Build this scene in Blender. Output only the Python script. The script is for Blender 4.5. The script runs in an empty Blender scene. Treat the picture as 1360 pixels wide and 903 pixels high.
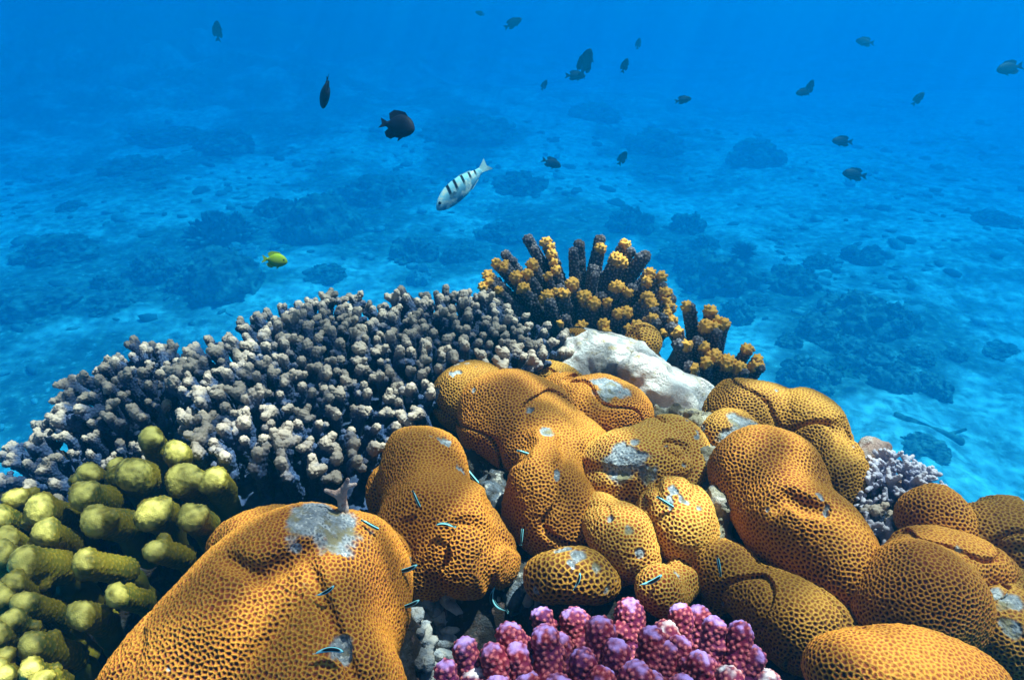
import bpy, math, random
import numpy as np
from mathutils import Matrix, Vector
from mathutils.kdtree import KDTree

random.seed(7)
RNG = np.random.default_rng(7)
S = bpy.context.scene
COL = S.collection
R = math.radians

# ------------------------------------------------------------------ camera
F = 971.0                      # focal length in pixels of a 1360 wide frame
PITCH = R(28)
CAM = np.array([0.0, 0.0, 2.4])
RIGHT = np.array([1.0, 0, 0])
FWD = np.array([0, math.cos(PITCH), -math.sin(PITCH)])
UP = np.array([0, math.sin(PITCH), math.cos(PITCH)])
cd = bpy.data.cameras.new('camera')
cd.lens = F / 1360 * 36
cd.sensor_width = 36
cd.clip_start = 0.02
cd.clip_end = 400
cam = bpy.data.objects.new('camera', cd)
COL.objects.link(cam)
cam.location = CAM
cam.rotation_euler = (math.pi / 2 - PITCH, 0, 0)
S.camera = cam

# ------------------------------------------------------------------ sky, sun, exposure
SUN_EL, SUN_AZ = R(66), R(62)          # azimuth clockwise from +Y (ahead) towards +X (right)
w = bpy.data.worlds.new('World')
S.world = w
w.use_nodes = True
nt = w.node_tree
sky = nt.nodes.new('ShaderNodeTexSky')
sky.sky_type = 'NISHITA'
sky.sun_disc = False
sky.sun_elevation = SUN_EL
sky.sun_rotation = SUN_AZ
bg = nt.nodes['Background']
bg.inputs['Strength'].default_value = 0.05
nt.links.new(sky.outputs[0], bg.inputs['Color'])
sd = bpy.data.lights.new('sun', 'SUN')
sd.energy = 5.0
sd.angle = R(1.0)
sd.color = (1.0, 0.93, 0.82)
sun = bpy.data.objects.new('sun', sd)
COL.objects.link(sun)
to_sun = Vector((math.sin(SUN_AZ) * math.cos(SUN_EL), math.cos(SUN_AZ) * math.cos(SUN_EL), math.sin(SUN_EL)))
sun.rotation_euler = to_sun.to_track_quat('Z', 'Y').to_euler()
sun.location = (3, -2, 9)
S.view_settings.view_transform = 'Standard'
S.view_settings.look = 'None'
S.view_settings.gamma = 1
S.view_settings.exposure = 1.75
S.cycles.use_denoising = True
S.cycles.max_bounces = 4
S.cycles.diffuse_bounces = 2
S.cycles.glossy_bounces = 1
S.cycles.transmission_bounces = 2
S.cycles.transparent_max_bounces = 6
S.cycles.volume_bounces = 3
S.cycles.caustics_reflective = False
S.cycles.caustics_refractive = False

# ------------------------------------------------------------------ pixel rays (photo is 1360 x 903)
def ray(px, py):
    return RIGHT * ((px - 680) / F) + UP * ((451.5 - py) / F) + FWD      # unit depth, not unit length
def at(px, py, Z):
    return CAM + ray(px, py) * Z
def on_plane(px, py, z):
    r = ray(px, py)
    return CAM + r * ((z - CAM[2]) / r[2])
def depth(p):
    return float(np.dot(np.asarray(p) - CAM, FWD))

# ------------------------------------------------------------------ objects
def tag(o, label=None, cat=None, group=None, kind=None):
    if label: o['label'] = label
    if cat: o['category'] = cat
    if group: o['group'] = group
    if kind: o['kind'] = kind
    return o
def empty(name, loc, label, cat, group=None):
    o = bpy.data.objects.new(name, None)
    o.empty_display_size = 0.02
    COL.objects.link(o)
    o.location = loc
    return tag(o, label, cat, group)
def mesh_data(name, V, Fc, mat=None, smooth=True, attrs=None):
    me = bpy.data.meshes.new(name)
    V = np.asarray(V, np.float32)
    if isinstance(Fc, np.ndarray):
        n, k = Fc.shape
        me.vertices.add(len(V)); me.vertices.foreach_set('co', V.ravel())
        me.loops.add(n * k); me.loops.foreach_set('vertex_index', Fc.astype(np.int32).ravel())
        me.polygons.add(n); me.polygons.foreach_set('loop_start', (np.arange(n) * k).astype(np.int32))
        me.update(calc_edges=True)
    else:
        me.from_pydata([tuple(v) for v in V], [], Fc)
        me.update()
    if smooth:
        me.polygons.foreach_set('use_smooth', np.ones(len(me.polygons), bool))
    for k, a in (attrs or {}).items():
        at_ = me.attributes.new(k, 'FLOAT', 'POINT')
        at_.data.foreach_set('value', np.asarray(a, np.float32))
    if mat: me.materials.append(mat)
    return me
def link(name, me, parent=None, loc=None, M=None):
    o = bpy.data.objects.new(name, me)
    COL.objects.link(o)
    if parent: o.parent = parent
    if M is not None: o.matrix_local = M
    elif loc is not None: o.location = loc
    return o

# ------------------------------------------------------------------ vector noise
def _hash(ix, iy, iz, s):
    h = (ix * 374761393 + iy * 668265263 + iz * 2147483647 + s * 974634777) & 0xffffffff
    h = ((h ^ (h >> 13)) * 1274126177) & 0xffffffff
    return ((h ^ (h >> 16)) & 0xffff) / 65535.0
def vnoise(P, s=0):
    P = np.asarray(P, float)
    I = np.floor(P).astype(np.int64)
    f = P - I
    f = f * f * (3 - 2 * f)
    out = 0
    for dx in (0, 1):
        wx = f[:, 0] if dx else 1 - f[:, 0]
        for dy in (0, 1):
            wy = f[:, 1] if dy else 1 - f[:, 1]
            for dz in (0, 1):
                wz = f[:, 2] if dz else 1 - f[:, 2]
                out = out + wx * wy * wz * _hash(I[:, 0] + dx, I[:, 1] + dy, I[:, 2] + dz, s)
    return out * 2 - 1
def fbm(P, s=0, o=3):
    a, r, P = 1.0, 0, np.asarray(P, float)
    for i in range(o):
        r = r + a * vnoise(P, s + i * 17)
        P = P * 2.03 + 5.1
        a *= 0.5
    return r

# ------------------------------------------------------------------ rounded solids from distance functions
def smin(a, b, k):
    h = np.clip(0.5 + 0.5 * (b - a) / k, 0, 1)
    return b + (a - b) * h - k * h * (1 - h)
def smax(a, b, k):
    return -smin(-a, -b, k)
def ell(c, r, Rm=None):
    c = np.asarray(c, float); r = np.asarray(r, float)
    Rm = np.eye(3) if Rm is None else np.asarray(Rm)
    def f(P):
        q = (P - c) @ Rm
        k0 = np.linalg.norm(q / r, axis=1)
        k1 = np.linalg.norm(q / (r * r), axis=1) + 1e-9
        return k0 * (k0 - 1) / k1
    f.bb = (c - r.max(), c + r.max())
    return f
def cone(a, b, ra, rb):
    a = np.asarray(a, float); b = np.asarray(b, float)
    ab = b - a
    L = ab @ ab + 1e-12
    def f(P):
        t = np.clip((P - a) @ ab / L, 0, 1)
        return np.linalg.norm(P - a - t[:, None] * ab, axis=1) - (ra + (rb - ra) * t)
    m = max(ra, rb)
    f.bb = (np.minimum(a, b) - m, np.maximum(a, b) + m)
    return f
def union(fs, k):
    def f(P):
        d = fs[0](P)
        for g in fs[1:]:
            d = smin(d, g(P), k)
        return d
    f.bb = (np.min([g.bb[0] for g in fs], 0), np.max([g.bb[1] for g in fs], 0))
    return f
def carve(f0, cuts, k):
    def f(P):
        d = f0(P)
        for c in cuts:
            d = smax(d, -c(P), k)
        return d
    f.bb = f0.bb
    return f
def rough(f0, amp, freq, s=0, o=2):
    def f(P):
        return f0(P) + amp * fbm(P * freq, s, o)
    f.bb = f0.bb
    return f
def hit(f, px, py, z0=0.25, z1=2.2):
    t = np.arange(z0, z1, 0.004)
    P = CAM + ray(px, py)[None] * t[:, None]
    d = f(P)
    i = np.argmax(d < 0)
    return P[i] if d[i] < 0 else None
def grad(f, P, e):
    G = np.empty_like(P)
    for a in range(3):
        D = np.zeros(3); D[a] = e
        G[:, a] = (f(P + D) - f(P - D)) / (2 * e)
    return G
def net(f, h, pad=0.02, proj=2):
    """Quads on the zero surface of f; returns vertices, faces, normals."""
    lo = f.bb[0] - pad; hi = f.bb[1] + pad
    n = np.ceil((hi - lo) / h).astype(int) + 2
    ax = [lo[a] + h * np.arange(n[a]) for a in range(3)]
    vals = np.empty(n, np.float32)
    step = max(1, int(400000 / (n[1] * n[2])))
    for i in range(0, n[0], step):
        X, Y, Z = np.meshgrid(ax[0][i:i + step], ax[1], ax[2], indexing='ij')
        vals[i:i + step] = f(np.stack([X.ravel(), Y.ravel(), Z.ravel()], 1)).reshape(X.shape)
    ins = vals < 0
    cnt = sum(ins[dx:n[0] - 1 + dx, dy:n[1] - 1 + dy, dz:n[2] - 1 + dz].astype(np.int8)
              for dx in (0, 1) for dy in (0, 1) for dz in (0, 1))
    cells = np.argwhere((cnt > 0) & (cnt < 8))
    idx = -np.ones(cnt.shape, np.int64)
    idx[tuple(cells.T)] = np.arange(len(cells))
    V = lo + h * (cells + 0.5)
    for _ in range(proj):
        d = f(V); G = grad(f, V, h * 0.4)
        g2 = np.maximum((G * G).sum(1), 0.05)
        stepv = (d / g2)[:, None] * G
        ln = np.linalg.norm(stepv, axis=1, keepdims=True)
        V = V - stepv * np.minimum(1, h * 0.9 / (ln + 1e-12))
    Fs = []
    for a in range(3):
        b, c = (a + 1) % 3, (a + 2) % 3
        sl0 = [slice(None)] * 3; sl1 = [slice(None)] * 3
        sl0[a] = slice(0, n[a] - 1); sl1[a] = slice(1, n[a])
        e0, e1 = ins[tuple(sl0)], ins[tuple(sl1)]
        E = np.argwhere(e0 != e1)
        E = E[(E[:, b] > 0) & (E[:, c] > 0) & (E[:, b] < n[b] - 1) & (E[:, c] < n[c] - 1)]
        flip = e0[tuple(E.T)]
        def q(db, dc):
            Q = E.copy(); Q[:, b] += db; Q[:, c] += dc
            return idx[tuple(Q.T)]
        quad = np.stack([q(-1, -1), q(0, -1), q(0, 0), q(-1, 0)], 1)
        quad[~flip] = quad[~flip][:, ::-1]
        Fs.append(quad)
    Fc = np.concatenate(Fs)
    Fc = Fc[(Fc >= 0).all(1)]
    return V, Fc, norm(grad(f, V, h * 0.5))
def norm(G):
    return G / (np.linalg.norm(G, axis=-1, keepdims=True) + 1e-12)
def subdivide(f, V, Fc, h):
    n = len(V)
    e = np.stack([Fc, np.roll(Fc, -1, 1)], 2).reshape(-1, 2)
    e.sort(1)
    key, inv = np.unique(e[:, 0] * n + e[:, 1], return_inverse=True)
    inv = inv.reshape(-1)
    mids = (V[key // n] + V[key % n]) / 2
    cen = V[Fc].mean(1)
    em = inv.reshape(Fc.shape) + n
    ce = np.arange(len(Fc)) + n + len(mids)
    prev = np.roll(em, 1, 1)
    F2 = np.concatenate([np.stack([Fc[:, i], em[:, i], ce, prev[:, i]], 1) for i in range(4)])
    V2 = np.concatenate([V, mids, cen])
    d = f(V2); G = grad(f, V2, h * 0.5)
    V2 = V2 - (d / np.maximum((G * G).sum(1), 0.3))[:, None] * G
    return V2, F2, norm(grad(f, V2, h * 0.5))
def scatter(V, r, seed=0, relax=True):
    """Evenly spread points chosen from V, none closer than r."""
    kd = KDTree(len(V))
    for i, v in enumerate(V): kd.insert(v, i)
    kd.balance()
    free = np.ones(len(V), bool)
    out = []
    for i in np.random.default_rng(seed).permutation(len(V)):
        if free[i]:
            out.append(i)
            for _, j, _ in kd.find_range(V[i], r): free[j] = False
    C = V[out]
    if relax:
        k2 = tree(C)
        own = np.fromiter((k2.find(v)[1] for v in V), np.int64, len(V))
        s = np.zeros_like(C); np.add.at(s, own, V)
        C = s / np.maximum(np.bincount(own, minlength=len(C)), 1)[:, None]
    return C
def tree(C):
    kd = KDTree(len(C))
    for i, v in enumerate(C): kd.insert(v, i)
    kd.balance()
    return kd
def near2(C, V):
    kd = tree(C)
    I = np.array([[x[1] for x in kd.find_n(v, 2)] for v in V])
    A, B = C[I[:, 0]], C[I[:, 1]]
    d1 = np.linalg.norm(V - A, axis=1)
    edge = (((B - A) / (np.linalg.norm(B - A, axis=1, keepdims=True) + 1e-9)) * ((A + B) / 2 - V)).sum(1)
    return d1, np.maximum(edge, 0), I[:, 0]
def sstep(a, b, x):
    t = np.clip((x - a) / (b - a), 0, 1)
    return t * t * (3 - 2 * t)

# ------------------------------------------------------------------ materials
class Mat:
    def __init__(s, name, rough=0.8, spec=0.3):
        s.m = bpy.data.materials.new(name)
        s.m.use_nodes = True
        s.t = s.m.node_tree
        s.b = s.t.nodes['Principled BSDF']
        s.b.inputs['Roughness'].default_value = rough
        s.b.inputs['Specular IOR Level'].default_value = spec
        s.co = s.t.nodes.new('ShaderNodeTexCoord').outputs['Object']
    def n(s, t, **kw):
        o = s.t.nodes.new(t)
        for k, v in kw.items(): setattr(o, k, v)
        return o
    def l(s, a, b): s.t.links.new(a, b)
    def noise(s, scale, detail=3, rough=0.55, lo=0.35, hi=0.65):
        o = s.n('ShaderNodeTexNoise')
        o.inputs['Scale'].default_value = scale
        o.inputs['Detail'].default_value = detail
        o.inputs['Roughness'].default_value = rough
        s.l(s.co, o.inputs['Vector'])
        return s.range(o.outputs['Fac'], lo, hi)
    def vor(s, scale, lo, hi, feature='F1', dim='3D'):
        o = s.n('ShaderNodeTexVoronoi', feature=feature, voronoi_dimensions=dim)
        o.inputs['Scale'].default_value = scale
        s.l(s.co, o.inputs['Vector'])
        return s.range(o.outputs['Distance'], lo, hi)
    def range(s, x, lo, hi, a=0.0, b=1.0):
        o = s.n('ShaderNodeMapRange')
        o.inputs[1].default_value = lo; o.inputs[2].default_value = hi
        o.inputs[3].default_value = a; o.inputs[4].default_value = b
        s.l(x, o.inputs[0])
        return o.outputs[0]
    def attr(s, name):
        return s.n('ShaderNodeAttribute', attribute_name=name).outputs['Fac']
    def rnd(s):
        return s.n('ShaderNodeObjectInfo').outputs['Random']
    def mix(s, f, a, b):
        o = s.n('ShaderNodeMix', data_type='RGBA')
        for sock, v in ((o.inputs[0], f), (o.inputs[6], a), (o.inputs[7], b)):
            if isinstance(v, (int, float)): sock.default_value = v
            elif isinstance(v, tuple): sock.default_value = (*v, 1)
            else: s.l(v, sock)
        return o.outputs[2]
    def math(s, op, a, b=0.0):
        o = s.n('ShaderNodeMath', operation=op)
        for sock, v in ((o.inputs[0], a), (o.inputs[1], b)):
            if isinstance(v, (int, float)): sock.default_value = v
            else: s.l(v, sock)
        return o.outputs[0]
    def color(s, c):
        s.l(c, s.b.inputs['Base Color'])
    def bump(s, h, dist, strength=1.0):
        o = s.n('ShaderNodeBump')
        o.inputs['Distance'].default_value = dist
        o.inputs['Strength'].default_value = strength
        s.l(h, o.inputs['Height'])
        s.l(o.outputs[0], s.b.inputs['Normal'])

def brain_mat(name, wall, wall2, pit, dead=(0.34, 0.36, 0.38)):
    m = Mat(name, 0.75, 0.25)
    c = m.mix(m.noise(14, 3), wall, wall2)
    c = m.mix(m.math('MULTIPLY', m.noise(210, 2, lo=0.62, hi=0.72), 0.35), c, (0.75, 0.55, 0.25))
    c = m.mix(m.math('MULTIPLY', m.noise(6, 3, lo=0.45, hi=0.62), 0.6), c, (wall[0] * 0.55, wall[1] * 0.62, wall[2] * 1.2))
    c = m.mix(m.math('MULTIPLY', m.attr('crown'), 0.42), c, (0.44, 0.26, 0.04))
    c = m.mix(m.math('MULTIPLY', m.rnd(), 0.55), c, (0.30, 0.125, 0.012))
    c = m.mix(m.math('MULTIPLY', m.attr('ridge'), 0.45), c, (min(wall[0] * 1.35, 0.9), wall[1] * 1.75, wall[2] * 4.0))
    wl = m.attr('wall')
    c = m.mix(m.range(wl, 0.35, 1.0), (pit[0] * 6.5, pit[1] * 6.0, pit[2] * 1.6), c)
    c = m.mix(m.range(wl, 0.0, 0.5), pit, c)  # dark brown polyp centres, with the shade of the pits painted in
    d = m.mix(m.noise(90, 4), dead, (0.12, 0.15, 0.19))
    d = m.mix(m.noise(260, 3, lo=0.55, hi=0.7), d, (0.6, 0.6, 0.58))
    d = m.mix(m.range(wl, 0.0, 0.6), (0.10, 0.11, 0.13), d)
    d = m.mix(m.noise(45, 4, lo=0.52, hi=0.62), d, (0.22, 0.19, 0.11))
    c = m.mix(m.attr('dead'), c, d)
    m.color(c)
    m.bump(m.noise(420, 3), 0.0012, 0.5)
    return m.m
M_BRAIN = brain_mat('golden_brain_coral', (0.60, 0.21, 0.010), (0.44, 0.16, 0.011), (0.045, 0.009, 0.005))
M_BRAIN2 = brain_mat('olive_brain_coral', (0.50, 0.21, 0.014), (0.34, 0.17, 0.018), (0.035, 0.010, 0.005))
M_BRAIN3 = brain_mat('pale_brain_coral', (0.80, 0.38, 0.04), (0.62, 0.26, 0.025), (0.060, 0.012, 0.006))

def rock_mat(name, cols, sand=None):
    m = Mat(name, 0.9, 0.2)
    c = m.mix(m.noise(9, 4), cols[0], cols[1])
    c = m.mix(m.noise(38, 4, lo=0.48, hi=0.6), c, cols[2])
    c = m.mix(m.noise(85, 5, lo=0.56, hi=0.66), c, cols[3])
    if sand:
        c = m.mix(m.noise(11, 5, 0.6, lo=0.46, hi=0.60), c, sand)
    m.color(c)
    m.bump(m.noise(70, 7, 0.7, 0.2, 0.8), 0.02, 0.8)
    return m.m
M_ROCK = rock_mat('algae_covered_rock', ((0.022, 0.016, 0.014), (0.05, 0.037, 0.03), (0.06, 0.065, 0.075), (0.17, 0.11, 0.10)))
M_WHITE = rock_mat('bare_pale_rock', ((0.90, 0.80, 0.77), (0.80, 0.68, 0.64), (0.46, 0.43, 0.42), (0.62, 0.46, 0.26)), sand=(0.95, 0.91, 0.89))
M_TURF = rock_mat('pale_turf_rock', ((0.42, 0.36, 0.24), (0.25, 0.22, 0.16), (0.65, 0.60, 0.52), (0.16, 0.16, 0.18)))
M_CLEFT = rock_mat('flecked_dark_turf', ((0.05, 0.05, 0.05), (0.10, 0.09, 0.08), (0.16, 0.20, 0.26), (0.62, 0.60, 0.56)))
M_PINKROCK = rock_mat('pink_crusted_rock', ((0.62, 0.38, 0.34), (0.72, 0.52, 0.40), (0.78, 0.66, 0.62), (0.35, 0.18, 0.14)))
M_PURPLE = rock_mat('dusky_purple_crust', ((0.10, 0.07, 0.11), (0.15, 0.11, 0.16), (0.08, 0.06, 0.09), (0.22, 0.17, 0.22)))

def branch_mat(name, body, body2, nod, tip, rnd=0.25, rough=0.7):
    m = Mat(name, rough, 0.3)
    c = m.mix(m.noise(30, 2), body, body2)
    c = m.mix(m.math('MULTIPLY', m.rnd(), rnd), c, tip)
    c = m.mix(m.attr('nod'), c, nod)
    c = m.mix(m.attr('tip'), c, tip)
    m.color(c)
    m.bump(m.noise(700, 2), 0.0008, 0.4)
    return m.m
M_GREY = branch_mat('grey_blue_coral', (0.008, 0.028, 0.09), (0.018, 0.044, 0.12), (0.045, 0.08, 0.16), (0.52, 0.40, 0.30), 0.03)
M_YTIP = branch_mat('navy_coral_with_yellow_tips', (0.025, 0.03, 0.05), (0.05, 0.05, 0.075), (0.30, 0.27, 0.30), (0.92, 0.44, 0.06), 0.0)
M_PINK = branch_mat('crimson_coral', (0.20, 0.005, 0.022), (0.10, 0.006, 0.07), (0.70, 0.17, 0.18), (0.50, 0.31, 0.80), 0.0)
M_PINKW = branch_mat('crimson_coral_with_white_tips', (0.20, 0.005, 0.022), (0.10, 0.006, 0.07), (0.74, 0.22, 0.20), (0.88, 0.80, 0.86), 0.0)
M_YEL = branch_mat('olive_yellow_coral', (0.17, 0.13, 0.006), (0.065, 0.08, 0.010), (0.28, 0.19, 0.013), (0.85, 0.70, 0.16), 0.0, 0.5)
M_PALEB = branch_mat('pale_blue_coral', (0.08, 0.12, 0.28), (0.14, 0.16, 0.32), (0.26, 0.28, 0.42), (0.62, 0.56, 0.60), 0.1)

def plain(name, a, b, scale, rough=0.8, bump=0.01, bscale=None):
    m = Mat(name, rough, 0.2)
    m.color(m.mix(m.noise(scale, 4), a, b))
    m.bump(m.noise(bscale or scale * 3, 5), bump, 0.7)
    return m.m
M_FARDARK = plain('dark_algae_coral', (0.025, 0.035, 0.03), (0.34, 0.36, 0.28), 5)
M_FARPALE = plain('pale_dead_coral', (0.45, 0.45, 0.42), (0.62, 0.60, 0.55), 12)

# ------------------------------------------------------------------ water, seabed
ZTOP = CAM[2] + 0.15
def box(name, lo, hi, mat):
    x0, y0, z0 = lo; x1, y1, z1 = hi
    V = [(x0, y0, z0), (x1, y0, z0), (x1, y1, z0), (x0, y1, z0), (x0, y0, z1), (x1, y0, z1), (x1, y1, z1), (x0, y1, z1)]
    return link(name, mesh_data(name, V, [(3, 2, 1, 0), (4, 5, 6, 7), (0, 1, 5, 4), (1, 2, 6, 5), (2, 3, 7, 6), (3, 0, 4, 7)], mat, False))
hm = bpy.data.materials.new('blue_water_haze')
hm.use_nodes = True
ht = hm.node_tree
ht.nodes.remove(ht.nodes['Principled BSDF'])
pv = ht.nodes.new('ShaderNodeVolumePrincipled')
pv.inputs['Color'].default_value = (0.0, 0.112, 0.207, 1)
pv.inputs['Absorption Color'].default_value = (0.0, 0.507, 0.842, 1)
pv.inputs['Density'].default_value = 0.26
pv.inputs['Anisotropy'].default_value = 0.40
ht.links.new(pv.outputs[0], ht.nodes['Material Output'].inputs['Volume'])
tag(box('haze', (-80, -20, -5.6), (80, 112, ZTOP), hm), 'clear blue sea water fading the far seabed', 'haze', kind='stuff')

# added flat sheet, out of view, for the sea surface: painted net dapples sunlight
sm_ = Mat('painted_caustic_net')
tr = sm_.n('ShaderNodeBsdfTransparent')
wob = sm_.n('ShaderNodeTexNoise'); wob.inputs['Scale'].default_value = 3.4; wob.inputs['Detail'].default_value = 2
sm_.l(sm_.co, wob.inputs['Vector'])
add = sm_.n('ShaderNodeVectorMath', operation='MULTIPLY_ADD')
add.inputs[1].default_value = (0.32, 0.32, 0.0)
sm_.l(wob.outputs['Color'], add.inputs[0]); sm_.l(sm_.co, add.inputs[2])
sm_.co = add.outputs[0]
l1 = sm_.vor(5.2, 0.0, 0.13, 'DISTANCE_TO_EDGE', '2D')
l2 = sm_.vor(3.1, 0.0, 0.11, 'DISTANCE_TO_EDGE', '2D')
ca = sm_.math('MAXIMUM', sm_.math('MULTIPLY', l1, l2), sm_.noise(2.6, 2, lo=0.42, hi=0.72))
cc = sm_.range(ca, 0.0, 1.0, 1.0, 0.22)
comb = sm_.n('ShaderNodeCombineColor')
for i in range(3): sm_.l(cc, comb.inputs[i])
sm_.l(comb.outputs[0], tr.inputs['Color'])
sm_.l(tr.outputs[0], sm_.t.nodes['Material Output'].inputs['Surface'])
sm_.t.nodes.remove(sm_.b)
ws = link('water_gobo', mesh_data('water_gobo', [(-70, -60, 3.3), (70, -60, 3.3), (70, 90, 3.3), (-70, 90, 3.3)], [(0, 1, 2, 3)], sm_.m, False))
ws.location = (1.65, 0.33, 0)
tag(ws, 'unseen flat sheet above the reef, patterned to dapple the sunlight', 'water', kind='structure')

SEA = -3.4
def seabed_z(x, y):
    P = np.stack([x, y, np.zeros_like(x)], 1)
    near = np.exp(-((y - 1) / 24) ** 2)
    z = SEA + 0.26 * fbm(P * 0.21, 3, 3) + 0.04 * fbm(P * 2.0, 9, 3) * (0.4 + near)
    # a low ridge of old reef rises far off on the left
    z += 2.6 * np.exp(-((x + 20) / 14) ** 2 - ((y - 42) / 14) ** 2) * (1 + 0.35 * fbm(P * 0.8, 31, 3))
    return z
def stretch(lo, hi, fine, n, c):
    u = np.linspace(-1, 1, n)
    s = np.sign(u) * (np.abs(u) * fine + (1 - fine) * np.abs(u) ** 3)
    return np.where(s < 0, c + (c - lo) * s, c + (hi - c) * s)
gx = stretch(-79.8, 79.8, 0.14, 520, 0.0)
gy = stretch(-19.8, 111.8, 0.14, 520, 7.0)
X, Y = np.meshgrid(gx, gy, indexing='ij')
Zg = seabed_z(X.ravel(), Y.ravel())
ii = np.arange(520 * 520).reshape(520, 520)
FcG = np.stack([ii[:-1, :-1].ravel(), ii[1:, :-1].ravel(), ii[1:, 1:].ravel(), ii[:-1, 1:].ravel()], 1)
ALG = np.zeros(len(Zg))
for px, py, rx, ry in ((40, 400, 170, 55), (120, 470, 170, 60), (30, 530, 120, 50), (240, 360, 120, 50), (420, 300, 120, 40), (330, 60, 300, 46), (620, 185, 90, 40), (500, 260, 90, 36), (850, 200, 70, 32), (760, 300, 120, 36),
                       (960, 370, 90, 40), (1150, 440, 110, 60), (1090, 505, 80, 40), (200, 240, 90, 24), (1060, 385, 60, 30), (560, 40, 160, 40), (890, 320, 70, 34), (1230, 510, 60, 30), (600, 340, 110, 36)):
    c0, c1, c2 = on_plane(px, py, SEA), on_plane(px + rx, py, SEA), on_plane(px, py - ry, SEA)
    ax_, ay_ = abs(c1[0] - c0[0]), abs(c2[1] - c0[1])
    d = np.hypot((X.ravel() - c0[0] + 0.35 * (Y.ravel() - c0[1]) * 0) / ax_, (Y.ravel() - c0[1]) / ay_)
    ALG = np.maximum(ALG, 1 - d * 0.75)
ALG = sstep(0.20, 0.50, ALG + 0.30 * fbm(np.stack([X.ravel(), Y.ravel(), Zg * 0], 1) * 0.9, 61, 4))
m = Mat('sand_and_rubble', 0.95, 0.1)
c = m.mix(m.noise(0.6, 5), (0.70, 0.72, 0.66), (0.86, 0.86, 0.78))
dark = m.math('MULTIPLY', m.noise(0.2, 5, 0.65, 0.46, 0.58), m.noise(1.15, 5, 0.7, 0.40, 0.55))
c = m.mix(m.math('MULTIPLY', dark, 0.75), c, (0.10, 0.12, 0.10))
c = m.mix(m.math('MULTIPLY', m.noise(3, 5, 0.7, 0.50, 0.60), 0.55), c, (0.18, 0.19, 0.17))
c = m.mix(m.math('MULTIPLY', m.noise(7.5, 4, 0.7, 0.56, 0.64), 0.6), c, (0.86, 0.84, 0.78))
al = m.mix(m.noise(4.5, 5, 0.7, 0.40, 0.62), (0.06, 0.08, 0.06), (0.24, 0.27, 0.20))
al = m.mix(m.noise(9, 4, 0.7, 0.58, 0.66), al, (0.62, 0.62, 0.55))
c = m.mix(m.math('MULTIPLY', m.attr('algae'), 0.85), c, al)
m.color(c)
m.bump(m.noise(2.0, 4, 0.55, 0.2, 0.8), 0.3, 0.4)
tag(link('seabed', mesh_data('seabed', np.stack([X.ravel(), Y.ravel(), Zg], 1), FcG, m.m, attrs={'algae': ALG})),
    'pale sandy seabed with patches of dark rubble', 'seabed', kind='structure')

# ------------------------------------------------------------------ brain coral heads
SUPPORT = []      # x, y, z, radius: what the reef rock has to carry
HEADS = []
CAMR = np.stack([RIGHT, UP, -FWD], 1)
def lobe(px, py, z, rx, ry, rz=None, rot=0.0, grow=1.0):
    """A rounded lobe centred where the ray of that pixel meets height z; radii in photo pixels at that distance."""
    c = on_plane(px, py, z)
    s = depth(c) / F * grow
    rz = rz or (rx + ry) / 2
    a = R(rot)
    ca_, sa = math.cos(a), math.sin(a)
    Rm = CAMR @ np.array([[ca_, -sa, 0], [sa, ca_, 0], [0, 0, 1]])
    f = ell(c, (rx * s, ry * s, rz * s), Rm)
    f.c = c; f.r = (rx + ry) / 2 * s
    return f
def hidden_away(V, Fc, N):
    # the underside, sunk in the rock, needs no polyps
    T = norm(CAM - V)
    bad = (((N * T).sum(1) < -0.35) & (N[:, 2] < 0.25)) | (N[:, 2] < -0.9)
    Fc = Fc[~bad[Fc].all(1)]
    used, inv = np.unique(Fc, return_inverse=True)
    return V[used], inv.reshape(Fc.shape)
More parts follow.
